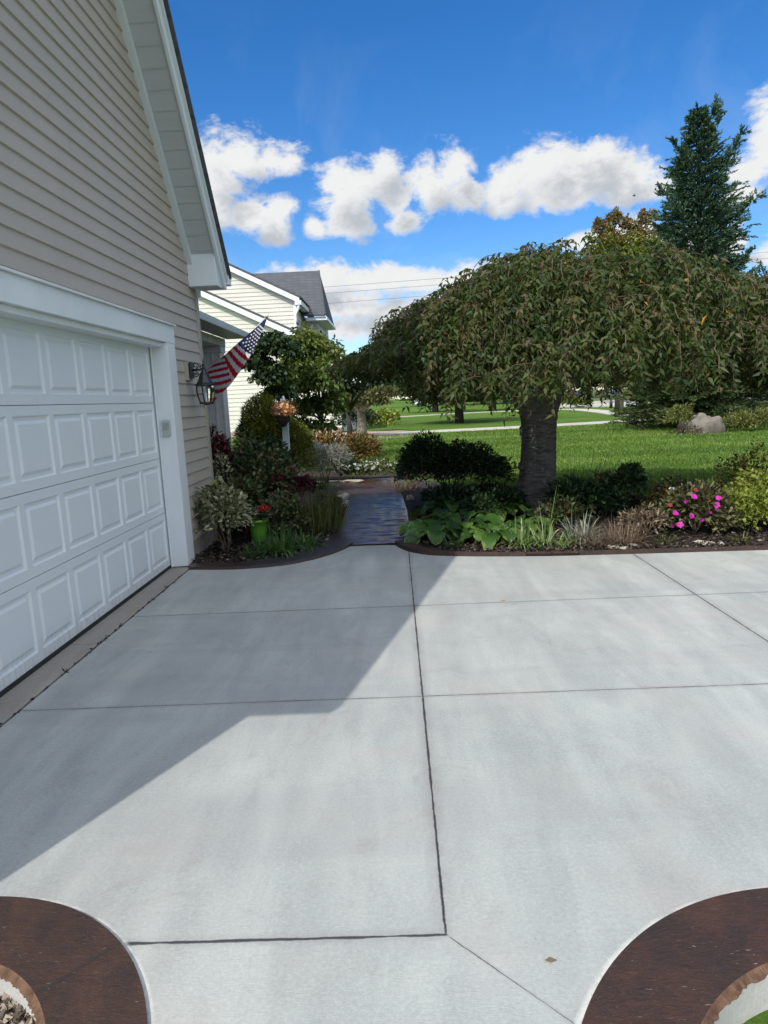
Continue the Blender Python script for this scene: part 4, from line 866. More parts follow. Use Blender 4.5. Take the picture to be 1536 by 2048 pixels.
# the spruce's second leader and one long upswept branch are part of its crown
sp_t = bpy.data.objects['spruce_tree']
Pn, D = [], []
def brush(p0, p1, n_, tw, k=18):
    p0, p1 = np.array(p0), np.array(p1); ax = (p1-p0)/np.linalg.norm(p1-p0)
    for i in range(n_):
        f = random.random(); q = p0+(p1-p0)*f; d = ax*.8+rng.normal(size=3)*.6; d[2] += .3; d /= np.linalg.norm(d); s = np.linspace(0, 1, k)[:, None]; Pn.append(q+d*tw*(1.1-.6*f)*s); D.append(d+unit(rng.normal(size=(k, 3)))*.75)
brush(P(1410, 330, 27), P(1431, 205, 27), 46, .5); brush(P(1420, 320, 26.7), P(1445, 215, 26.7), 30, .4); brush(P(1455, 450, 26.4), P(1521, 388, 26), 40, .42); brush(P(1450, 340, 26.5), P(1486, 262, 26.3), 36, .45); brush(P(1390, 340, 26.4), P(1345, 283, 26.2), 32, .42); brush(P(1370, 440, 26), P(1320, 378, 25.7), 34, .45); brush(P(1460, 560, 26), P(1500, 505, 25.7), 26, .45)
leaves('upper_shoots', M['spruce'], sp_t, np.concatenate(Pn), np.concatenate(D), .13, .05, fold=.1, curl=0.)
random.seed(5)
conifer('spruce_tree', 'low wide dark green spruce with drooping skirts behind the boulder', 11.2, 25.2, [(.2, 2.5), (1.0, 3.0), (2.2, 2.8), (3.4, 2.0), (4.6, 1.0), (5.4, .2)], 'midconifer', 330, .6, .13, .045, .16, .35, updir=.12, per=22)

# ================================================================== OTHER TREES
def tree(name, label, base, trunk_r, trunk_h, blobs, m, L, Wd, group=None, bark='darkbark', out=.5, down=.2, lump=.2, shell=.4, rndf=None, extra=None):
    t = thing(name, label, 'tree', base, group); b = MB(); b.tube([(base[0], base[1], base[2]-.05), (base[0]+.02, base[1], base[2]+trunk_h*.5), (base[0], base[1], base[2]+trunk_h)], [trunk_r*1.25, trunk_r, trunk_r*.8], 9, jit=.06); b.build('trunk', M[bark], t, True)
    limbs('branches', M[bark], t, (base[0], base[1], base[2]+trunk_h*.85), [tuple(np.array(c)+np.array([random.uniform(-.3, .3)*r[0], random.uniform(-.3, .3)*r[1], .2*r[2]])) for c, r, n in blobs for _ in range(2)], trunk_r*.5, trunk_h*.05)
    foliage('crown', M[m], t, blobs, L, Wd, out, down, lump, shell, rndf); return t
def pb(x, y, Y, rx, rz, n, ry=None): 
    c = P(x, y, Y); s = Y/1340; return (c, (rx*s, (ry or rx)*s, rz*s), n)
random.seed(21)
tree('flat_topped_tree', 'small flat topped tree with brownish dense crown by the neighbour house', (*G(724, 874), 0), .20, 1.25, [pb(728,795,28.2,52,22,2600), pb(770,790,28.2,34,15,1200), pb(690,800,28.2,30,18,1000), pb(745,806,28.2,40,14,900)], 'maplebrown' if 'maplebrown' in M else 'olivegrass', .16, .07, bark='bark2', down=.1)
DY_ = 17.
tree('dogwood_tree', 'green young tree with dense drooping leaves before the neighbour house', (*G(648, 905), 0), .06, 1.1,
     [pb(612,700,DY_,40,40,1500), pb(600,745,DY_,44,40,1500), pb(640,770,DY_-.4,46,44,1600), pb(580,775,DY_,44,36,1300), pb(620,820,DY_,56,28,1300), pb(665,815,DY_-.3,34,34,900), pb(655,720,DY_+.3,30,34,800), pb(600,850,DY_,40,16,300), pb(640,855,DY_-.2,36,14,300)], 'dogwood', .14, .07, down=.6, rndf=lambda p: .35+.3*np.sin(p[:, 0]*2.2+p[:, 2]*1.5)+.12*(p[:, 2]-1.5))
tree('dark_leaved_tree', 'dark green leafy tree spreading left of the lighter young tree', (*G(585, 925), 0), .05, 1.0,
     [pb(545,700,15.2,38,30,1200), pb(512,730,15.2,26,22,600), pb(540,755,15.2,34,28,800), pb(575,700,15.6,24,24,500), pb(560,790,15.4,34,20,500)], 'darkleaf', .13, .075, down=.6)
tree('dark_shade_tree', 'dark low branching tree in shade just left of the cherry crown', (*G(700, 890), 0), .09, 1.3,
     [pb(745,735,18,48,36,2200), pb(700,745,18,28,30,900), pb(770,760,18,46,30,1500), pb(690,780,18,30,20,500)], 'darkleaf', .13, .07, down=.8)
def mrnd(p): return .15+(p[:, 2]-6.5)*.12
tree('maple_tree', 'young maple turning red at its top behind the cherry', (12.4, 38, 0), .12, 3.2, [pb(1215,520,38,36,50,2200), pb(1255,525,38,40,44,2200), pb(1300,520,38,38,36,1700), pb(1235,560,38,60,40,1800), pb(1290,570,38,40,40,1500)], 'maple', .19, .13, rndf=mrnd, lump=.25)
mt = bpy.data.objects['maple_tree']
foliage('top_shoots', M['maplered'], mt, [pb(x, y, 38, rx, rz, n) for x, y, rx, rz, n in ((1198,460,11,24,260),(1218,450,9,20,220),(1233,445,11,22,260),(1252,455,9,20,180),(1268,468,12,24,220),(1286,445,8,24,200),(1303,440,10,20,180),(1290,480,18,28,260),(1222,485,26,24,400),(1318,470,10,20,150))], .19, .12, .4, .1)
# pines across the lawn, each with its own trunk
random.seed(9)
conifer('pine_tree', 'dark pine with pale trunk standing across the lawn', *G(919, 846), [(1.1, 2.6), (2., 3.3), (3.4, 3.0), (5, 1.8), (6.2, .3)], 'farleaf', 300, .9, .2, .06, .28, 1.25, updir=.1, per=18)
bpy.data.objects['pine_tree'].children[0].data.materials[0] = M['bark2']
bgc = 'row of trees closing off the far side'
far = [(845,780,120,7.5,13,'tree beyond the white house, hanging low at left'),(905,790,118,7,12,'dark tree of the far row just left of the pale trunked pine'),(965,790,112,7.5,13,'dense dark tree of the far row right of the pine'),(1010,790,105,6.5,11,'far dark tree beside the cherry trunk on its left'),
       (1120,790,128,7,13,'far dark tree just right of the cherry trunk'),(1290,775,130,8,14,'far dark tree behind the wooden pole, to its right'),(1390,775,120,8,13,'far dark tree hidden behind the spruce'),(1180,785,150,9,15,'tallest far tree behind the round street tree'),(1230,785,140,7,13,'far dark tree behind the wooden pole and black posts')]
for i, (x, y, Y, r, h, lab) in enumerate(far + [(870, 800, 70, 3.2, 6.5, 'dark low crowned tree before the white house, right of it'), (985, 800, 64, 3.4, 6.5, 'dark low crowned tree right of the pale trunked pine'), (1268, 790, 78, 4, 8, 'dark low crowned tree right behind the wooden pole'), (1105, 790, 88, 4, 8, 'dark low crowned tree touching the cherry trunk on its right')]):
    gx_, gy_ = P(x, y, Y)[0], Y
    tree('broadleaf_tree', lab, (gx_, gy_, 0), .3, 2.4, [((gx_, gy_, h*.55), (r*.8, r*.8, h*.42), 1500), ((gx_-r*.5, gy_, h*.36), (r*.55, r*.5, h*.27), 800), ((gx_+r*.5, gy_, h*.36), (r*.55, r*.5, h*.27), 800)], 'farleaf', .75, .5, bgc, down=.3, lump=.25)
for x, Y, r, h, lab in ((1520, 62, 3.2, 11.3, 'dark tree at the right edge of the frame behind the tall spruce'), (1600, 58, 4, 10, 'dark tree standing past the right edge beyond the spruce')):
    gx_ = P(x, 780, Y)[0]; tree('broadleaf_tree', lab, (gx_, Y, 0), .25, 2.2, [((gx_, Y, h*.62), (r*.8, r*.8, h*.38), 2600), ((gx_-r*.4, Y, h*.45), (r*.6, r*.5, h*.22), 1300)], 'farleaf', .32, .2, lump=.25)
tree('street_tree', 'small round street tree on a thin pale trunk beyond the street', (*G(1190, 797), 0), .22, 2.2, [(( G(1190,797)[0], G(1190,797)[1], 3.4), (2.4, 2.4, 1.9), 1500)], 'farleaf', .5, .3, bark='bark2')
# far wood closing the horizon
Pn, D = [], []
for i in range(46):
    x = -260+i*14+random.uniform(-4, 4); y = 230+random.uniform(-20, 30); h = random.uniform(8, 13); p, d = blobpts((x, y, h*.45), (10, 6, h*.55), 420, .25, .4); Pn.append(p); D.append(d)
tag(leaves('far_wood', M['farleaf'], None, np.concatenate(Pn), np.concatenate(D)+rng.normal(size=(46*420, 3))*.4, 2., 1.5), 'dark wood closing the horizon behind the street', 'wood', kind='stuff')

# ================================================================== FAR HOUSE, STREET THINGS
fx, fy = G(829, 808); fh = thing('white_house', 'small white house glimpsed below the far trees', 'house', (fx, 165, 0)); fy = 165
x0, x1 = P(829, 800, fy)[0], P(892, 800, fy)[0]
b = MB(); b.box(x0, x1, fy, fy+8, 0, 4.2); b.prism([(x0-.3, 4.2), (x1+.3, 4.2), ((x0+x1)/2, 7)], fy-.2, fy+8, 0, 'y'); b.build('wall', mat('far_white_siding', (.75,.78,.82), .6), fh)
b = MB(); b.prism([(x0-.6, 4.1), ((x0+x1)/2, 7.1), (x1+.6, 4.1), (x1+.6, 4.4), ((x0+x1)/2, 7.5), (x0-.6, 4.4)][::-1], fy-.5, fy+8.3, 0, 'y'); b.build('roof', M['shingle'], fh)
for i in range(2): b = MB(); b.box(x0+.5+i*1.1, x0+1.3+i*1.1, fy-.06, fy-.01, 1., 2.6); b.build('window', M['keys'], fh)
b = MB(); b.box(x0+3.6, x1-.6, fy-.07, fy-.01, .0, 2.3); b.build('garage_door', M['white'], fh)

px0, py0 = G(1243, 817)
t = thing('utility_pole', 'brown wooden utility pole standing by the street', 'pole', (px0, py0, 0)); b = MB(); b.tube([(px0, py0, -.1), (px0, py0, 9.)], [.17, .13], 10); b.build('pole', M['wood'], t, True); b = MB(); b.box(px0-.8, px0+.8, py0-.2, py0-.13, 8.3, 8.42); b.build('crossarm', M['wood'], t)
px0, py0 = G(1222, 816)
t = thing('street_lamp', 'thick black street lamp post left of the wooden pole', 'street lamp', (px0, py0, 0)); b = MB(); b.tube([(px0, py0, -.1), (px0, py0, .5), (px0, py0, .55), (px0, py0, 4.2)], [.13, .12, .085, .07], 10); b.build('post', M['black'], t, True); b = MB(); b.lathe((px0, py0, 4.2), [(.08, 0), (.2, .1), (.26, .5), (.3, .52), (.1, .75), (.02, .9)], 8); b.build('lantern', M['black'], t)
px0, py0 = G(1232, 816)
t = thing('sign_post', 'thin black post between street lamp and wooden pole', 'post', (px0, py0, 0)); b = MB(); b.tube([(px0, py0, -.1), (px0, py0, 2.9)], .045, 8); b.build('post', M['black'], t, True); b = MB(); b.box(px0-.28, px0+.28, py0-.05, py0-.02, 2.5, 2.85); b.build('panel', M['keys'], t)
def car(label, x, y, rz, body, van=False):
    t = thing('parked_car', label, 'car', (x, y, 0), 'cars parked along the far street'); L, Wc, Hc = (4.6, 1.85, 1.55) if not van else (5, 1.95, 2.1); c, s = math.cos(rz), math.sin(rz)
    t.location = (0, 0, 0)
    def tf(b): b.v = [(x+a*c-bb_*s, y+a*s+bb_*c, z) for a, bb_, z in b.v]; return b
    prof = [(-L/2, .35), (L/2, .35), (L/2, .8), (L*.3, .95), (L*.14, Hc), (-L*.42, Hc*.97), (-L/2, .95)]
    b = MB(); b.prism(prof, -Wc/2, Wc/2, 0, 'y'); tf(b).build('body', body, t, bevel=.06)
    for sd_ in (-1, 1):
        b = MB(); b.prism([(L*.26, .98), (L*.13, Hc-.1), (-L*.4, Hc-.12), (-L*.44, .98)], sd_*Wc/2*1.005-.005, sd_*Wc/2*1.005+.005, 0, 'y'); tf(b).build('side_window', M['darkglass'], t)
        for a in (-L*.3, L*.3): b = MB(); b.tube([(a, sd_*(Wc/2-.2), .33), (a, sd_*(Wc/2+.01), .33)], .33, 16); tf(b).build('wheel', M['rubber'], t)
        b = MB(); b.box(L/2-.05, L/2+.02, sd_*.75-.18, sd_*.75+.18, .62, .78); tf(b).build('headlight', M['white'], t)
    b = MB(); b.face([(L*.29, -Wc*.42, .98), (L*.29, Wc*.42, .98), (L*.148, Wc*.42, Hc-.08), (L*.148, -Wc*.42, Hc-.08)]); tf(b).build('windscreen', M['darkglass'], t)
    for o in t.children: o.location = (0, 0, 0)
    t.location = (x, y, 0)
    for o in t.children: o.location = (-x, -y, 0)
M['silver'] = mat('car_paint_grey', (.16,.17,.19), .3, .03)
car('dark parked car with bright headlights beyond the cherry trunk', P(1152, 795, 100)[0], 100, -1.62, M['carblack']); car('grey parked car behind the black lamp post', P(1218, 785, 118)[0], 118, -1.5, M['silver'])
# overhead wires and a bird
for k, (y0_, y1_, Y) in enumerate(((583, 500, 80), (596, 512, 81), (617, 530, 82))):
    a, c_ = P(640, y0_, Y), P(1520, y1_-5, Y); dx = c_[0]-a[0]; A = (a[0]-40, Y, a[2]-(c_[2]-a[2])/dx*40*.2); Cc = (c_[0]+45, Y, c_[2]+1)
    b = MB(); b.tube([(A[0]+(Cc[0]-A[0])*i/30, Y, A[2]+(Cc[2]-A[2])*i/30-4*.35*(i/30)*(1-i/30)) for i in range(31)], .016, 5, cap=False)
    tag(b.build('power_line', M['black']), ('highest of the three thin power lines crossing the sky', 'middle one of the three thin power lines', 'lowest of the three thin power lines')[k], 'power line', 'thin power lines crossing the sky')
bp = Vector(P(1268, 392, 60)); t = thing('bird', 'tiny dark bird flying in front of the big cloud', 'bird', bp)
b = MB(); b.tube([bp+Vector((-.14, 0, 0)), bp+Vector((-.05, 0, .02)), bp+Vector((.06, 0, .01)), bp+Vector((.12, 0, .03)), bp+Vector((.17, 0, .03))], [.006, .035, .045, .03, .005], 8)
b.face([bp+Vector((-.04, 0, .03)), bp+Vector((.06, 0, .03)), bp+Vector((.0, .2, .14)), bp+Vector((-.06, .34, .12))]); b.face([bp+Vector((-.04, 0, .03)), bp+Vector((.06, 0, .03)), bp+Vector((.0, -.2, .14)), bp+Vector((-.06, -.34, .12))]); b.build('body', M['black'], t)

# ================================================================== BOULDER, STONES
def stone(name, label, c, r, m, group=None, seed=0, cat='rock'):
    t_ = np.random.default_rng(seed); nU, nV = 26, 16; V = []
    K = t_.normal(size=(5, 3))*3; ph_ = t_.uniform(0, 6, 5)
    for j in range(nV+1):
        for i in range(nU):
            a, e = 2*PI*i/nU, -PI/2+PI*j/nV; d = np.array([math.cos(a)*math.cos(e), math.sin(a)*math.cos(e), math.sin(e)]); f = 1+.09*np.sin(K@d+ph_).sum()+t_.normal()*.018
            d = np.sign(d)*np.abs(d)**.8; V.append(np.array(c)+d*np.array(r)*f)
    Fq = np.array([(j*nU+i, j*nU+(i+1) % nU, (j+1)*nU+(i+1) % nU, (j+1)*nU+i) for j in range(nV) for i in range(nU)])
    o = npmesh(name, np.array(V), Fq, M[m], None, smooth=False); return tag(o, label, cat, group)
bx, by = G(1412, 868); stone('boulder', 'large rounded tan boulder in the lawn below the spruce', (bx, by+.3, .15), (.58, .4, .42), 'rock', seed=3)
for k, (x, y, r, lab) in enumerate(((686, 1000, (.10, .13, .05), 'flat pale stone on the left rim of the stamped walk'), (692, 1014, (.06, .07, .05), 'smaller pale stone just below the flat one beside the walk'), (706, 967, (.22, .06, .025), 'long thin white stone at the far end of the walk'), (821, 1003, (.05, .06, .06), 'small pinkish stone on the right rim of the walk'))):
    gx_, gy_ = G(x, y); stone('garden_stone', lab, (gx_, gy_, .05), r, 'lime', 'loose stones along the walk', seed=10+k)
for k, (x, y) in enumerate(((1228, 1096), (1250, 1099), (1268, 1093), (1400, 1086), (1420, 1089), (1440, 1090))):
    gx_, gy_ = G(x, y, .03); stone('pebble', 'pale flat pebble in the mulch just inside the brown edging', (gx_, gy_+.03, .035), (.05, .035, .016), 'lime', 'pale pebbles on the mulch', seed=30+k, cat='pebble')

# ================================================================== PLANTS
def GP(x, y, z=0.): a = G(x, y, z); return (a[0], a[1], z)
random.seed(31)
# --- left bed
c = P(520, 880, 10.6)
shrub('yew_shrub', 'large rounded olive green shrub behind the white post', 'shrub', (-2.35, 10.4, .72), (.95, .85, .90), 0, .075, .016, 'yew', blobs=[((-2.22, 11.6, .82), (.50, .6, .84), 13000), ((-1.9, 11.4, .62), (.50, .55, .72), 9000)], shell=.25, lump=.10)
shrub('variegated_shrub', 'cream edged variegated shrub at the foot of the garage wall', 'shrub', (-1.86, 6.95, .36), (.26, .28, .37), 1300, .062, .034, 'varieg', out=.8, lump=.2, stems=7)
t = thing('flower_pot', 'glossy lime green pot with white and red flowers', 'flower pot', GP(520, 1092)); bx, by, _ = t.location
bx, by = P(517, 1060, 7.3)[0], 7.3; t.location = (bx, by, 0.02)
b = MB(); b.lathe((bx, by, .05), [(.07, 0), (.078, .02), (.096, .14), (.108, .22), (.120, .225), (.120, .255), (.105, .255), (.098, .22)], 28); b.build('pot', M['pot'], t, True)
foliage('foliage', M['mix'], t, [((bx-.02, by, .34), (.15, .13, .08), 420)], .05, .03)
blossoms('white_blossoms', 'creamp', t, [(bx-.12+random.random()*.2, by-.08+random.random()*.14, .36+random.random()*.08) for _ in range(34)], .035) if False else None
def bl(name, m, t, c, r, n, size): 
    p, _ = blobpts(c, r, n, .1, .3); return blossoms(name, M[m] if False else m, t, [tuple(q) for q in p], size)
_old = blossoms
def blossoms(name, m, parent, centres, size, pet=5):
    Pn, D = [], []
    for c in centres:
        nv = Vector((random.uniform(-.6, .6), random.uniform(-1, .1), random.uniform(.2, 1))).normalized(); a = nv.orthogonal(); b2 = nv.cross(a)
        for i in range(pet): th = 2*PI*i/pet; D.append(tuple(a*math.cos(th)+b2*math.sin(th)+nv*.2)); Pn.append(c)
    return leaves(name, M[m], parent, np.array(Pn, float), np.array(D), size*.6, size*.45)
bl('white_blossoms', 'creamp', t, (bx-.05, by-.05, .37), (.11, .10, .06), 60, .038); bl('red_blossoms', 'pred', t, (bx+.08, by-.02, .41), (.06, .06, .045), 30, .045)
for k, (x, y, n, L, lab) in enumerate(((560, 1104, 300, .46, 'dark green strappy clump in the left bed corner by the driveway'), (606, 1094, 170, .36, 'dark strappy clump near the left rim of the walk'), (520, 1110, 120, .30, 'small strappy clump in front of the green pot'))):
    tuft('daylily', lab, 'plant', GP(x, y, .02), n, L, .013, 'strap', 1.1, .75, .12, 'strappy green clumps in the left bed')
tuft('daylily', 'bright green strappy clump near the far end of the walk', 'plant', GP(632, 978, .02), 190, .5, .016, 'liriope' if False else 'strap', 1.0, .7, .16, 'strappy green clumps in the left bed')
tuft('ornamental_grass', 'upright olive brown stalky clump left of the stamped walk', 'plant', GP(640, 1062, .02), 420, .60, .007, 'olivegrass', .42, .12, .28)
shrub('low_shrub', 'dark low leafy plant hugging the left rim of the walk', 'plant', (-.92, 8.5, .18), (.22, .45, .2), 1500, .05, .02, 'mix')
shrub('mixed_perennial', 'tall dark green and brown leafy plant left of the rose', 'plant', (-1.80, 8.6, .45), (.42, .45, .52), 2600, .075, .04, 'mix', lump=.25)
shrub('mixed_perennial', 'reddish brown leafy plant behind the variegated shrub', 'plant', (-1.85, 7.85, .34), (.34, .32, .40), 2200, .06, .035, 'mix', lump=.25)
shrub('mixed_perennial', 'dark green leafy plant below the olive shrub', 'plant', (-1.95, 9.5, .5), (.5, .4, .52), 2600, .08, .04, 'darkleaf', lump=.22)
shrub('mixed_perennial', 'shaded leafy plant between the green pot and the stalky clump', 'plant', (-1.38, 7.6, .22), (.28, .3, .28), 1500, .055, .03, 'mix', lump=.25)
c = P(440, 905, 8.6)
t = shrub('burgundy_shrub', 'narrow burgundy leaved plant against the porch column', 'shrub', (c[0], 8.6, .62), (.14, .14, .58), 1900, .065, .028, 'burgundy', lump=.2)
shrub('dark_shrub', 'dark low shrub behind the porch column', 'shrub', (-2.75, 12.6, .4), (.7, .5, .45), 2600, .07, .035, 'yew')
t = thing('silver_plant', 'pale silvery leaved plant below the burgundy plant', 'plant', (c[0]+.05, 8.35, 0)); foliage('foliage', M['varieg'], t, [((c[0]+.06, 8.35, .62), (.13, .13, .35), 500)], .05, .022)
t = thing('celosia', 'dark pink plumed flowers in the left bed', 'flower', (*P(555, 965, 8.6)[:2], 0)); cx_, cy_, _ = t.location
foliage('foliage', M['burgundy'], t, [((cx_, cy_, .42), (.18, .16, .22), 250)], .07, .03); bl('blossoms', 'pink', t, tuple(P(552, 960, 8.6)), (.13, .1, .10), 110, .04)
t = thing('rose', 'single deep pink rose head by the foot of the white post', 'flower', (*P(583, 938, 9.3)[:2], 0)); p3 = P(583, 936, 9.3)
b = MB(); b.tube([(p3[0], p3[1], 0), (p3[0]+.01, p3[1], p3[2])], .006, 5); b.build('stem', M['twig'], t); bl('flower', 'pink', t, p3, (.045, .045, .04), 30, .04)
shrub('burgundy_plant', 'dark red leafy plant right of the plumed flowers', 'plant', (P(600, 970, 9)[0], 9., .42), (.26, .22, .18), 700, .06, .03, 'burgundy')
# white post with autumn arrangement
PY_ = 10.6; pxm = P(569, 830, PY_)[0]; pb0 = (pxm, 0)
t = thing('white_post', 'white wooden garden post with pointed finial', 'post', (pxm, PY_, 0))
b = MB(); x = pxm+.0; b.v = []; 
def sq(b, p0, p1, w0, w1):
    n = len(b.v)
    for p, w in ((p0, w0), (p1, w1)): b.v += [(p[0]-w, p[1]-w, p[2]), (p[0]+w, p[1]-w, p[2]), (p[0]+w, p[1]+w, p[2]), (p[0]-w, p[1]+w, p[2])]
    for f in ((3,2,1,0),(4,5,6,7),(0,1,5,4),(1,2,6,5),(2,3,7,6),(3,0,4,7)): b.f.append(tuple(n+i for i in f)); b.m.append(0)
sq(b, (pxm, PY_, 0), (pxm, PY_, 1.52), .048, .048); b.build('post', M['post'], t, bevel=.005)
b = MB(); b.lathe((pxm, PY_, 1.52), [(.06, 0), (.06, .02), (.03, .03), (.045, .06), (.03, .10), (.008, .15)], 12); b.build('finial', M['post'], t, True)
t = thing('flower_basket', 'orange autumn flower arrangement in a dark basket hung on the white post', 'flower arrangement', (pxm, PY_-.12, 1.2))
b = MB(); b.lathe((pxm, PY_-.18, 1.20), [(.02, 0), (.06, .03), (.10, .10), (.115, .16), (.10, .16), (.08, .12)], 20); b.build('basket', M['wicker'], t, True)
cpos = P(568, 824, PY_-.2); bl('orange_blossoms', 'porange', t, cpos, (.15, .13, .13), 260, .095); bl('peach_blossoms', 'peach', t, cpos, (.155, .14, .14), 150, .085); foliage('foliage', M['rust'], t, [(cpos, (.2, .14, .15), 90)], .09, .03)
# far end of the walk
shrub('lavender_shrub', 'grey green feathery mound before the far end of the walk', 'shrub', (P(655, 950, 13)[0], 12.9, .35), (.5, .4, .40), 3600, .11, .012, 'lavender', lump=.15)
t = thing('orange_mum', 'clump of orange flowers beyond the grey mound', 'flower', (P(676, 905, 14.2)[0], 14.2, 0)); bl('blossoms', 'porange', t, P(676, 903, 14.2), (.14, .12, .07), 120, .06); foliage('foliage', M['rust'], t, [((P(676, 905, 14.2)[0], 14.2, .3), (.22, .2, .28), 500)], .08, .04)
shrub('rust_shrub', 'yellow brown shrub beyond the far end of the walk', 'shrub', (P(722, 915, 14.6)[0], 14.6, .38), (.42, .4, .42), 2200, .08, .035, 'rust')
shrub('green_shrub', 'yellow green bushy plant under the young tree', 'shrub', (P(640, 905, 15)[0], 15, .45), (.8, .4, .45), 2200, .09, .04, 'rust')
t = shrub('white_impatiens', 'low mound of white flowers at the far end of the walk', 'flower', (P(752, 955, 12.7)[0], 12.9, .2), (.5, .3, .24), 1800, .06, .035, 'dogwood', stems=0)
bl('blossoms', 'pwhite', t, (P(752, 950, 12.7)[0], 12.75, .28), (.46, .22, .14), 120, .055)
shrub('green_shrub', 'dark leafy plant left of the white flowers', 'shrub', (P(705, 955, 12.9)[0], 12.95, .2), (.3, .2, .24), 900, .07, .035, 'darkleaf')
shrub('hosta_mound', 'gold variegated hosta mound beside the small flat topped tree', 'plant', (*G(762, 862), .45), (.8, .6, .5), 900, .2, .12, 'gold', stems=0); shrub('garden_shrub', 'dark green shrub under the flat topped tree', 'shrub', (G(700, 868)[0]+.4, 30, .6), (1.1, .7, .7), 1500, .13, .07, 'darkleaf')
# --- right bed
dx_, dy_ = .80, 9.7
shrub('dark_shrub', 'broad dark shaded shrub between the walk and the cherry trunk', 'shrub', (.78, 9.7, .45), (.7, .6, .5), 0, .055, .026, 'darkleaf', blobs=[((.55, 9.6, .50), (.52, .5, .46), 5200), ((1.0, 9.7, .48), (.5, .5, .42), 4200), ((1.42, 9.9, .36), (.30, .4, .24), 1300), ((.35, 9.8, .55), (.34, .4, .42), 2000)], stems=9, lump=.16, shell=.3)
tuft('dry_grass', 'dry brown grassy clump on the right rim of the walk', 'plant', (.12, 11.2, .02), 200, .42, .008, 'dry', 1.1, .5, .2)
def hosta(c, n, L, Wd, label, spread=.5, seed=0):
    t = thing('hosta', label, 'plant', c, 'broad leaved hostas in the right bed'); r = np.random.default_rng(seed)
    for i in range(n):
        a = i*2.39996+r.uniform(-.3, .3); k = (i+.5)/n; el_ = 1.25-1.0*k+r.uniform(-.15, .15); st = spread*(.35+.65*k)*r.uniform(.8, 1.1); b0 = np.array(c); d = np.array([math.cos(a)*math.cos(el_), math.sin(a)*math.cos(el_), math.sin(el_)])
        tip = b0+d*st; bs = MB(); bs.tube([tuple(b0), tuple(b0+d*st*.5+np.array([0, 0, .02])), tuple(tip)], [.006, .005, .004], 5, cap=False)
        nu, nv = 11, 8; ll = L*r.uniform(.75, 1.15); ww = Wd*r.uniform(.8, 1.15); hd = np.array([math.cos(a), math.sin(a), 0]); sd_ = np.array([-math.sin(a), math.cos(a), 0]); V, UV = [], []; p = tip.copy(); pit = el_*.55+.1; tw = r.uniform(-.35, .35)
        for iu in range(nu+1):
            u = iu/nu; w = ww*.5*(math.sin(PI*min(1, u*.93+.06))**.62)*(1 if u < .97 else .3); dirv = hd*math.cos(pit)+np.array([0, 0, math.sin(pit)]); nr = np.cross(sd_, dirv); nr = -nr if nr[2] < 0 else nr
            for iv in range(nv+1):
                v = iv/nv*2-1; cup = .16*w*v*v+.012*math.sin(u*16+v*5+i)*abs(v); s2 = sd_*math.cos(tw)+nr*math.sin(tw); V.append(p+s2*w*v+nr*cup); UV.append((iv/nv, u))
            p = p+dirv*ll/nu; pit -= 1.75/nu*r.uniform(.8, 1.3)
        Fq = np.array([(iu*(nv+1)+iv, iu*(nv+1)+iv+1, (iu+1)*(nv+1)+iv+1, (iu+1)*(nv+1)+iv) for iu in range(nu) for iv in range(nv)])
        lf = npmesh('leaf', np.array(V), Fq, M['hosta'], t, np.full(len(V), r.random()), np.array(UV), True); bs.build('leaf_stalk', M['hostastalk'], lf)
    return t
M['hostastalk'] = mat('hosta_stalk', (.12,.2,.05), .5)
for k, (x, y, n, L, Wd, lab, sp_) in enumerate(((875, 1076, 22, .27, .19, 'leftmost broad leaved hosta next to the stamped walk', .30), (925, 1066, 24, .29, .20, 'hosta with yellowing leaves in the middle of the hosta row', .34), (985, 1083, 18, .25, .17, 'hosta whose drooping yellow green leaf touches the mulch', .26), (900, 1035, 18, .28, .19, 'hosta in the back row before the dark shrub', .36), (1000, 1035, 18, .27, .19, 'dark hosta just left of the cherry trunk', .34), (1050, 1062, 12, .22, .15, 'hosta clump at the foot of the cherry trunk', .22))):
    hosta(GP(x, y, .03), n, L, Wd, lab, sp_, 50+k)
for k, (x, y, n, L, lab) in enumerate(((1040, 1090, 90, .40, 'pale striped strappy clump left of the cherry trunk'), (1088, 1088, 110, .42, 'pale striped strappy clump in front of the cherry trunk'), (1005, 1078, 50, .34, 'thin pale strappy clump between the hostas'), (1120, 1092, 40, .26, 'small sprawling strappy clump right of the trunk'))):
    tuft('liriope', lab, 'plant', GP(x, y, .03), n, L, .013, 'liriope', 1.15, .8, .09, 'striped strappy clumps by the trunk')
tuft('tall_grass', 'few tall thin grass stalks before the cherry trunk', 'plant', GP(1092, 1085, .03), 14, .62, .006, 'liriope', .35, .1, .05)
t = thing('begonia', 'small red flowers low behind the hostas', 'flower', (*GP(950, 1005)[:2], 0)); gx_, gy_ = G(955, 1010)
foliage('foliage', M['darkleaf'], t, [((gx_, gy_, .12), (.55, .25, .16), 1500)], .06, .045); bl('blossoms', 'dred', t, (gx_+.05, gy_-.1, .22), (.5, .18, .07), 60, .04)
for i, (x, y, rx, ry, rz, lab) in enumerate(((.75, 8.9, .42, .3, .22, 'low dark plants under the broad dark shrub'), (1.35, 8.6, .3, .4, .2, 'low dark plants left of the cherry trunk'), (2.35, 8.5, .36, .3, .16, 'low dark plants right of the cherry trunk'), (3.1, 8.2, .4, .3, .13, 'low dark plants between the lawn and the dry stalks'), (3.9, 8.3, .5, .35, .2, 'low dark plants behind the magenta flowers'))):
    shrub('ground_plant', lab, 'plant', (x, y, rz*.8), (rx, ry, rz*.8), 900, .08, .04, 'darkleaf' if i < 2 else 'mix', 'low dark plants filling the right bed', stems=0)
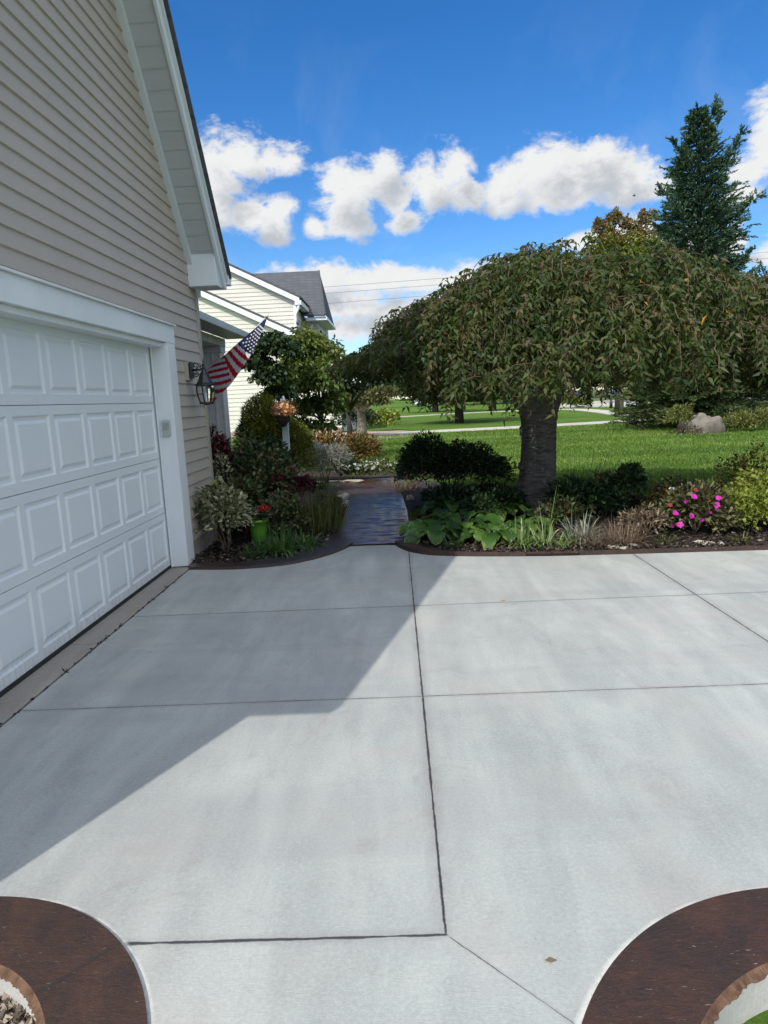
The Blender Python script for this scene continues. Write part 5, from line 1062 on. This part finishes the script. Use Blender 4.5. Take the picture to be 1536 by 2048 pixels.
shrub('dark_perennial', 'dark green leafy plant right of the cherry trunk', 'plant', (P(1150, 1020, 8)[0], 8.0, .26), (.34, .3, .24), 1300, .08, .03, 'darkleaf', shell=.6, lump=.35)
t = thing('red_sedum', 'dull red flower head above the dark leaves right of the trunk', 'flower', (P(1205, 975, 8.2)[0], 8.2, 0)); bl('blossoms', 'dred', t, P(1208, 972, 8.2), (.16, .12, .06), 120, .035); foliage('foliage', M['mix'], t, [((P(1205, 1000, 8.2)[0], 8.2, .3), (.22, .18, .22), 600)], .07, .035)
t = tuft('grey_strap_plant', 'dull grey green strappy clump in shade right of the trunk', 'plant', GP(1165, 1078, .03), 170, .40, .014, 'lavender', 1.1, .6, .12)
t = tuft('dry_stalks', 'tangled dry brown stalks and leaves before the red flower head', 'plant', GP(1245, 1087, .03), 380, .36, .006, 'dry', 1.3, .45, .16)
t = tuft('dry_stalks', 'sparse dry brown stems between the strappy clumps', 'plant', GP(1190, 1090, .03), 200, .30, .005, 'dry', 1.2, .4, .14)
shrub('brown_shrub', 'leafless brown twiggy plant right of the dry stalks', 'plant', (P(1285, 1050, 6.8)[0], 6.8, .15), (.26, .24, .18), 600, .05, .02, 'dry', stems=10)
t = thing('dark_basil', 'dark plant with three upright flower spikes', 'plant', (P(1258, 985, 8.)[0], 8., 0)); gx_ = t.location[0]
foliage('foliage', M['darkleaf'], t, [((gx_, 8., .42), (.18, .16, .2), 900)], .08, .045)
for x in (1243, 1257, 1271):
    tp = P(x, 945 if x > 1265 else 952, 8.); b = MB(); b.tube([(tp[0]-.01, 8., .3), tp], [.007, .005], 5); b.tube([(tp[0], 8, tp[2]-.07), tp], [.014, .009], 6); b.build('spike', M['darkbark'], t, True)
t = thing('thin_stalks', 'fine upright bare stalks in front of the lawn', 'plant', (P(1180, 1000, 8.4)[0], 8.4, 0)); b = MB()
for i in range(9):
    x = 1172+i*7+random.uniform(-3, 3); a, c_ = P(1165+i*3, 1010, 8.4), P(x+18, 898+random.uniform(0, 40), 8.4); b.tube([(a[0], 8.4, .05), a, ((a[0]+c_[0])/2+.01, 8.4, (a[2]+c_[2])/2), c_], [.004, .003, .0025, .0015], 4, cap=False)
    for k in range(7): f = .4+.6*k/7; q = (a[0]+(c_[0]-a[0])*f, 8.4, a[2]+(c_[2]-a[2])*f); b.tube([q, (q[0]+random.uniform(-.02, .02), 8.4, q[2]+.02)], .002, 3)
b.build('stalks', M['darkbark'], t)
for k, (x, y, r, n, m, lab) in enumerate(((1130, 1060, .24, 900, 'mix', 'loose leafy plant just right of the cherry trunk foot'), (1205, 1040, .26, 900, 'darkleaf', 'loose dark leafy plant behind the dry stalks'), (1310, 1068, .20, 700, 'mix', 'loose leafy plant left of the magenta flowers near the edging'), (1440, 1072, .18, 700, 'impat', 'low bronze leafy plant right of the magenta flowers by the edging'), (960, 1050, .22, 700, 'darkleaf', 'dark leafy plant between the broad leaved hostas'))):
    gx_, gy_ = G(x, y); shrub('leafy_perennial', lab, 'plant', (gx_, gy_, r*.7), (r, r, r*.8), n, .065, .028, m, 'loose leafy plants of the right bed', lump=.35, shell=.6, stems=6)
for k, (x, y, n, L, m, lab) in enumerate(((1150, 1085, 70, .24, 'liriope', 'small pale green tuft near the edging right of the trunk'), (1330, 1085, 60, .2, 'olivegrass', 'small olive tuft near the edging before the magenta flowers'), (1480, 1084, 70, .2, 'olivegrass', 'small olive tuft near the edging before the yellow green shrub'), (905, 1092, 60, .2, 'strap', 'small green tuft under the hostas by the edging'))):
    tuft('edging_tuft', lab, 'plant', GP(x, y, .03), n, L, .008, m, 1.2, .6, .07, 'small tufts along the edging')
# New Guinea impatiens
ic = (P(1385, 1030, 7.0)[0], 6.98, .24)
t = thing('impatiens', 'bronze leaved plant with bright magenta flowers', 'flower', (ic[0], ic[1], 0)); foliage('foliage', M['impat'], t, [(ic, (.33, .27, .25), 1700)], .085, .034, .8)
for x, y in ((1388, 992), (1360, 1049), (1383, 1031), (1350, 1026), (1433, 1010), (1434, 1019), (1436, 996)): flower(t, P(x, y, 6.70), .066, 'magenta', (random.uniform(-.3, .3), -1, .5))
for x, y in ((1372, 1003), (1405, 1040), (1345, 1052), (1420, 1025)): flower(t, P(x, y, 6.76), .04, 'magenta', (random.uniform(-.6, .6), -1, random.uniform(-.2, .6)))
for x, y in ((1392, 980), (1340, 1010), (1418, 1000)): flower(t, P(x, y, 6.76), .05, 'dred', (0, -1, .6))
limbs('stem', M['drytwig'], t, (ic[0], ic[1]-.05, .02), [(ic[0]+random.uniform(-.25, .25), ic[1]-.15, .3) for _ in range(6)], .008, .02)
t = thing('white_impatiens', 'three white flowers just behind the magenta ones', 'flower', (P(1365, 985, 7.6)[0], 7.6, 0)); foliage('foliage', M['mix'], t, [((P(1350, 1010, 7.6)[0], 7.6, .33), (.25, .15, .22), 500)], .06, .03)
for x, y in ((1344, 979), (1358, 978), (1399, 978)): flower(t, P(x, y, 7.5), .07, 'pwhite', (0, -1, .7))
shrub('red_leaf_plant', 'thin plant with dull red leaves left of the magenta flowers', 'plant', (P(1325, 1020, 7.6)[0], 7.6, .22), (.2, .2, .25), 420, .05, .025, 'rust')
shrub('gold_shrub', 'bushy yellow green shrub at the right edge of the bed', 'shrub', (P(1500, 1030, 7.4)[0], 7.5, .27), (.5, .35, .3), 3800, .05, .03, 'gold', blobs=[((P(1495, 1030, 7.0)[0], 6.95, .20), (.36, .36, .24), 2800), ((P(1560, 1020, 7.2)[0], 7.2, .30), (.5, .45, .34), 3400)], lump=.2)
shrub('rust_stalk_plant', 'loose plant with rusty upright tips behind the yellow green shrub', 'plant', (P(1490, 970, 8.4)[0], 8.4, .38), (.3, .25, .36), 500, .06, .028, 'rust', lump=.35)
for i in range(4): c_ = (5.2+i*.9, 7.4+random.random()*.4, .3); shrub('bed_shrub', ('green shrub nearest past the right frame edge in the bed', 'second green shrub past the right frame edge', 'third green shrub past the right frame edge', 'last green shrub past the right frame edge')[i], 'shrub', c_, (.4, .35, .33), 1200, .06, .03, 'dogwood')
# shrubs round the boulder
for x, y, rx, rz, n, m, lab in ((1358, 838, 24, 26, 1500, 'gold2', 'yellow green juniper left of the boulder'), (1480, 848, 40, 20, 1800, 'gold2', 'low yellowish shrub right of the boulder'), (1530, 842, 30, 24, 1400, 'gold2', 'low yellowish shrub at the right frame edge by the boulder'), (1380, 862, 20, 10, 600, 'dry', 'dry tan plant at the left foot of the boulder'), (1420, 870, 40, 7, 500, 'dogwood', 'ground hugging green plant in front of the boulder')):
    M.setdefault('gold2', leaf_mat('juniper_leaf', [(0,(.07,.09,.02)),(.6,(.14,.16,.035)),(1,(.26,.24,.07))], .2)); q = P(x, y, 21.8); s = 21.8/1340
    shrub('juniper_shrub', lab, 'shrub', q, (rx*s, .5, rz*s), n, .10, .03, m, 'low shrubs round the boulder', stems=0)
for x, y, lab in ((1135, 808, 'clipped green bush at the left end of the street planting'), (1152, 810, 'rounded green bush in the middle of the street planting'), (1168, 811, 'green bush at the right end of the street planting')):
    gx_, gy_ = G(x, y+5); shrub('street_bush', lab, 'shrub', (gx_, gy_, .4), (.7, .6, .5), 500, .2, .12, 'dogwood', 'bushes by the street', stems=0)
# fallen leaves on the concrete
for x, y, m, lab, L, an in ((1105, 1923, 'dry', 'brown fallen leaf on the concrete near the right brown border', .045, -.1), (1008, 1203, 'porange', 'yellow fallen leaf on the cross joint', .05, .6), (801, 1332, 'dry', 'tiny dark leaf scrap in the middle of the driveway', .014, 1.), (378, 1308, 'dry', 'tiny dark scrap on the shaded concrete', .02, .2)):
    gx_, gy_ = G(x, y); o = leaves('fallen_leaf', M[m], None, np.array([(gx_-L/2, gy_, .005)]), np.array([(math.cos(an), math.sin(an), .03)]), L, L*.36, N=np.array([(0, 0, 1.)]), fold=.15, curl=-.06); tag(o, lab, 'leaf', 'fallen leaves on the driveway')
